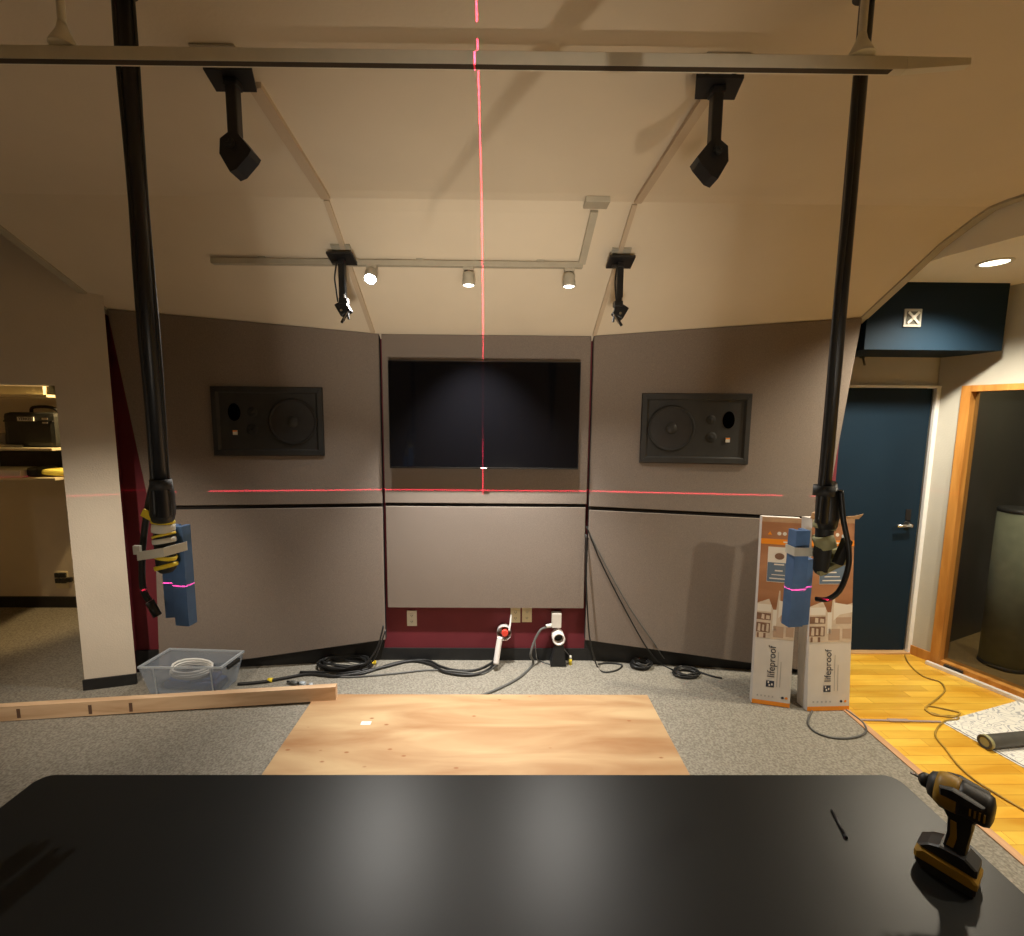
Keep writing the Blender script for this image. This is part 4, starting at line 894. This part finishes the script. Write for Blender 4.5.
    obj('logo_cutout', b, 'card', lg)
    b = B()
    for fx in (.62, .70): b.slab([P(wd * fx, -.0012, .12), P(wd * fx + .004, -.0012, .12), P(wd * fx + .004, -.0012, .34 if fx < .65 else .28), P(wd * fx, -.0012, .34 if fx < .65 else .28)], [P(wd * fx, -.0008, .12), P(wd * fx + .004, -.0008, .12), P(wd * fx + .004, -.0008, .34 if fx < .65 else .28), P(wd * fx, -.0008, .34 if fx < .65 else .28)])
    for k in range(5): b.slab([P(wd * (.12 + .10 * k), -.0012, .050), P(wd * (.16 + .10 * k), -.0012, .050), P(wd * (.16 + .10 * k), -.0012, .060), P(wd * (.12 + .10 * k), -.0012, .060)], [P(wd * (.12 + .10 * k), -.0008, .050), P(wd * (.16 + .10 * k), -.0008, .050), P(wd * (.16 + .10 * k), -.0008, .060), P(wd * (.12 + .10 * k), -.0008, .060)])
    obj('small_print', b, 'inklite', t)
    for fx, m_ in ((.80, 'ink'), (.90, 'orange')):
        b = B(); b.lathe([(.008, 0), (.008, .0005)], P(wd * fx, -.0008, .056), T.to_3x3() @ Vector((0, -1, 0)), 14); obj('round_mark', b, m_, t)
    if torn:
        b = B()
        b.slab([P(-.01, .0, hgt), P(wd * 1.10, .0, hgt - .004), P(wd * 1.14, -.02, hgt + .030), P(wd * 1.02, -.01, hgt + .018), P(wd * .75, -.01, hgt + .012), P(wd * .72, -.005, hgt + .040), P(wd * .10, -.01, hgt + .048), P(-.012, -.015, hgt + .035)],
               [P(-.01, .004, hgt), P(wd * 1.10, .004, hgt - .004), P(wd * 1.14, -.016, hgt + .030), P(wd * 1.02, -.006, hgt + .018), P(wd * .75, -.006, hgt + .012), P(wd * .72, -.001, hgt + .040), P(wd * .10, -.006, hgt + .048), P(-.012, -.011, hgt + .035)])
        obj('torn_flap', b, 'cardb', t)
    return t
carton(1.558, 2.590, R(-14), .210, 1.165, .045, R(2.5), 'tall printed flooring carton at left, against the lower right panel')
carton(1.850, 2.510, R(2), .262, 1.165, .090, R(4.5), 'tall printed flooring carton at right with a torn open top', torn=True)

# ------------------------------------------------------------------ closet shelves and things
t = thing('wall_shelves', 'three cream wall shelves in the closet at far left', 'shelf', (-3.7, 3.75, 1.25))
SH = [1.888, 1.478, 1.245]
for z in SH:
    b = B(); b.bb((-4.6, 3.50, z - .020), (-3.48, 3.94, z), .002); obj('shelf_board', b, 'shelf', t)
b = B()
for x in (-4.4, -3.6): b.bb((x, 3.925, 1.15), (x + .02, 3.9495, 2.2))
obj('wall_standard', b, 'whitepaint', t)
t = thing('equipment_case', 'black case with a white name label on the middle closet shelf', 'case', (-3.72, 3.68, SH[1]))
x0, x1 = aty(2, 420, 3.56).x, aty(54, 420, 3.56).x
b = B(); b.bb((x0, 3.56, SH[1] + .001), (x1, 3.86, SH[1] + .275), .035); obj('case_body', b, 'bag', t)
b = B(); b.bb((x0 + .01, 3.56 - .004, SH[1] + .20), (x1 - .01, 3.86, SH[1] + .212), .002); obj('zip_seam', b, 'rubber', t)
b = B(); b.tube([(x0 + .09, 3.70, SH[1] + .27), (x0 + .13, 3.68, SH[1] + .315), (x1 - .13, 3.68, SH[1] + .315), (x1 - .08, 3.70, SH[1] + .27)], .012); obj('handle', b, 'rubber', t)
p = aty(26, 419, 3.555); b = B(); b.bb((p.x - .062, 3.548, p.z - .016), (p.x + .062, 3.557, p.z + .016)); lb = obj('name_label', b, 'paper', t)
bm = text_bm('YERKES', .030, Matrix.Translation((p.x, 3.5472, p.z)) @ Matrix.Rotation(R(90), 4, 'X'), .0004, True); obj('name_lettering', bm, 'ink', lb)
b = B(); b.box((x1 - .06, 3.552, SH[1] + .225), (.045, .01, .018), None, .003); b.box((x1 - .06, 3.552, SH[1] + .195), (.040, .01, .012), None, .003); obj('buckle', b, 'chrome', t)
b = B(); b.box((-3.99, 3.62, SH[1] + .06), (.10, .10, .10), Matrix.Rotation(.4, 3, 'Z'), .02); b.tube([(-3.93, 3.55, SH[1] + .03), (-3.86, 3.53, SH[1] + .02), (-3.80, 3.53, SH[1] + .018), (-3.74, 3.54, SH[1] + .016)], .009); tag(obj('coiled_gear', b, 'steel'), 'small metal gear and lead at the foot of the black case', 'gear')
b = B(); b.bb((-4.3, 3.54, SH[0] + .001), (aty(43, 390, 3.54).x, 3.85, SH[0] + .065), .003); tag(obj('white_box', b, 'shelf'), 'long pale box on the top closet shelf', 'box')
b = B(); xx = aty(43, 390, 3.54).x + .012; b.bb((xx, 3.57, SH[0] + .001), (xx + .09, 3.80, SH[0] + .085), .01); tag(obj('dark_box', b, 'bag'), 'small dark box right of the pale box on the top closet shelf', 'box')
b = B(); xx = aty(20, 470, 3.52).x; b.bb((-4.3, 3.52, SH[2] + .001), (xx, 3.80, SH[2] + .055), .004); tag(obj('paper_stack', b, 'paper'), 'stack of pale papers at left on the lowest closet shelf', 'paper')
b = B(); b.bb((xx + .01, 3.55, SH[2] + .001), (xx + .10, 3.72, SH[2] + .075), .02); tag(obj('dark_pouch', b, 'bag'), 'small dark pouch in the middle of the lowest closet shelf', 'pouch')
b = B(); b.bb((-4.3, 3.86, SH[2] + .001), (xx + .08, 3.93, SH[2] + .18), .02); tag(obj('black_bag', b, 'bag'), 'black bag at the back of the lowest closet shelf', 'bag')
b = B(); q = Vector((xx + .22, 3.64, SH[2] + .03)); b.box(q, (.20, .18, .045), Matrix.Rotation(.3, 3, 'Z') @ Matrix.Rotation(.15, 3, 'Y'), .018); tag(obj('yellow_cloth', b, 'yellowcloth'), 'crumpled yellow cloth at right on the lowest closet shelf', 'cloth')
b = B(); b.box((xx + .24, 3.80, SH[2] + .145), (.20, .02, .045), Matrix.Rotation(R(-22), 3, 'Y'), .004); b.bb((xx + .16, 3.79, SH[2] + .001), (xx + .30, 3.85, SH[2] + .13), .01); tag(obj('leaning_folder', b, 'shelf'), 'pale folder leaning behind the yellow cloth on the lowest closet shelf', 'folder')
p = aty(62, 578, 3.945)
t = thing('quad_socket', 'dark four way socket with adaptor low on the closet back wall', 'wall socket', (p.x, 3.95, p.z - .06))
b = B(); b.bb((p.x - .055, 3.940, p.z - .095), (p.x + .055, 3.9498, p.z + .06), .003); obj('plate', b, 'almond', t)
b = B()
for dx in (-.026, .026):
    for dz in (-.022, .03): b.bb((p.x + dx - .021, 3.925, p.z + dz - .021), (p.x + dx + .021, 3.9399, p.z + dz + .021), .003)
b.bb((p.x + .056, 3.92, p.z - .03), (p.x + .10, 3.945, p.z + .01), .004); obj('sockets', b, 'dark', t)
p = atz(82, 618); b = B(); b.lathe([(.028, 0), (.022, .012), (.012, .020), (.012, .060), (.016, .065)], (-3.42, 3.60, 0), (0, 0, 1), 16); tag(obj('floor_door_stop', b, 'matte'), 'small black door stop on the closet carpet beside the pillar', 'door stop')

# ------------------------------------------------------------------ booth cylinder, paper sheet, roll
t = thing('fabric_column', 'dim green grey round column inside the glazed booth', 'column', rw(.36, 0, .42))
q = Vector(rw(.36, 0, .42)); b = B(); b.lathe([(.125, 0), (.125, .03)], q, (0, 0, 1), 32); obj('base', b, 'matte', t)
b = B(); b.lathe([(.12, .0301), (.12, 1.12)], q, (0, 0, 1), 32); obj('fabric_body', b, 'screencyl', t)
b = B(); b.lathe([(.122, 1.1201), (.122, 1.14), (.11, 1.15)], q, (0, 0, 1), 32); obj('cap', b, 'dark', t)

pa, pb_, pc = atz(941, 722, .001), atz(1024, 699, .001), atz(1024, 768, .001)
d1 = (pb_ - pa); d2 = (pc - pa)
pd = pb_ + d1 * .5; pe = pc + d2 * .5
def papermat():
    m = bpy.data.materials.new('printed_paper'); m.use_nodes = True; nt = m.node_tree; N = nt.nodes; L = nt.links; bs = N['Principled BSDF']; bs.inputs['Roughness'].default_value = .6
    tc = N.new('ShaderNodeTexCoord'); wv = N.new('ShaderNodeTexNoise'); wv.inputs['Scale'].default_value = 7; wv.inputs['Detail'].default_value = 1.0; wv.inputs['Distortion'].default_value = 2
    L.new(tc.outputs['Object'], wv.inputs[0])
    mth = N.new('ShaderNodeMath'); mth.operation = 'PINGPONG'; mth.inputs[1].default_value = .06; L.new(wv.outputs[0], mth.inputs[0])
    r = N.new('ShaderNodeValToRGB'); r.color_ramp.elements[0].position = .008; r.color_ramp.elements[0].color = (.42, .43, .46, 1); r.color_ramp.elements[1].position = .020; r.color_ramp.elements[1].color = (.80, .79, .74, 1)
    L.new(mth.outputs[0], r.inputs[0]); L.new(r.outputs[0], bs.inputs['Base Color']); return m
b = B(); b.ext([pa, pe, pe + d1 * 1.2, pd], (0, 0, .0012)); t = obj('drawing_sheet', b, papermat()); tag(t, 'white sheet printed with grey curls on the wood floor', 'paper sheet')
e1 = pe - pa; sd_ = Vector((-e1.y, e1.x, 0)).normalized(); sd_ = sd_ if sd_.y > 0 else -sd_
b = B(); b.ext([pa + sd_ * .012 + Vector((0, 0, .0016)), pa + e1 + sd_ * .012 + Vector((0, 0, .0016)), pa + e1 + sd_ * .018 + Vector((0, 0, .0016)), pa + sd_ * .018 + Vector((0, 0, .0016))], (0, 0, .0003)); obj('border_line', b, 'ink', t)
ra = atz(984, 742, .035); rb = atz(1060, 735, .035)
dd = (rb - ra).normalized()
t = thing('paper_curl', 'dark grey rolled curl of the printed paper sheet, its shade put into the colour', 'tube', (ra.x, ra.y, .003))  # curl of the sheet; its shading is painted in as dark grey
b = B(); b.lathe([(.034, 0), (.034, .55), (.030, .55)], ra, dd, 28, cap=False); b.lathe([(.034, 0), (.024, 0), (.023, .05)], ra, dd, 28, cap=False); b.lathe([(.0235, .05), (.0235, .052)], ra, dd, 20); obj('curl_body', b, mat('shaded_paper_curl', (.07, .068, .06), .6, var=.2, vscale=8), t)
b = B(); b.lathe([(.036, .004), (.036, .022)], ra, dd, 28); obj('end_band', b, 'olive', t)
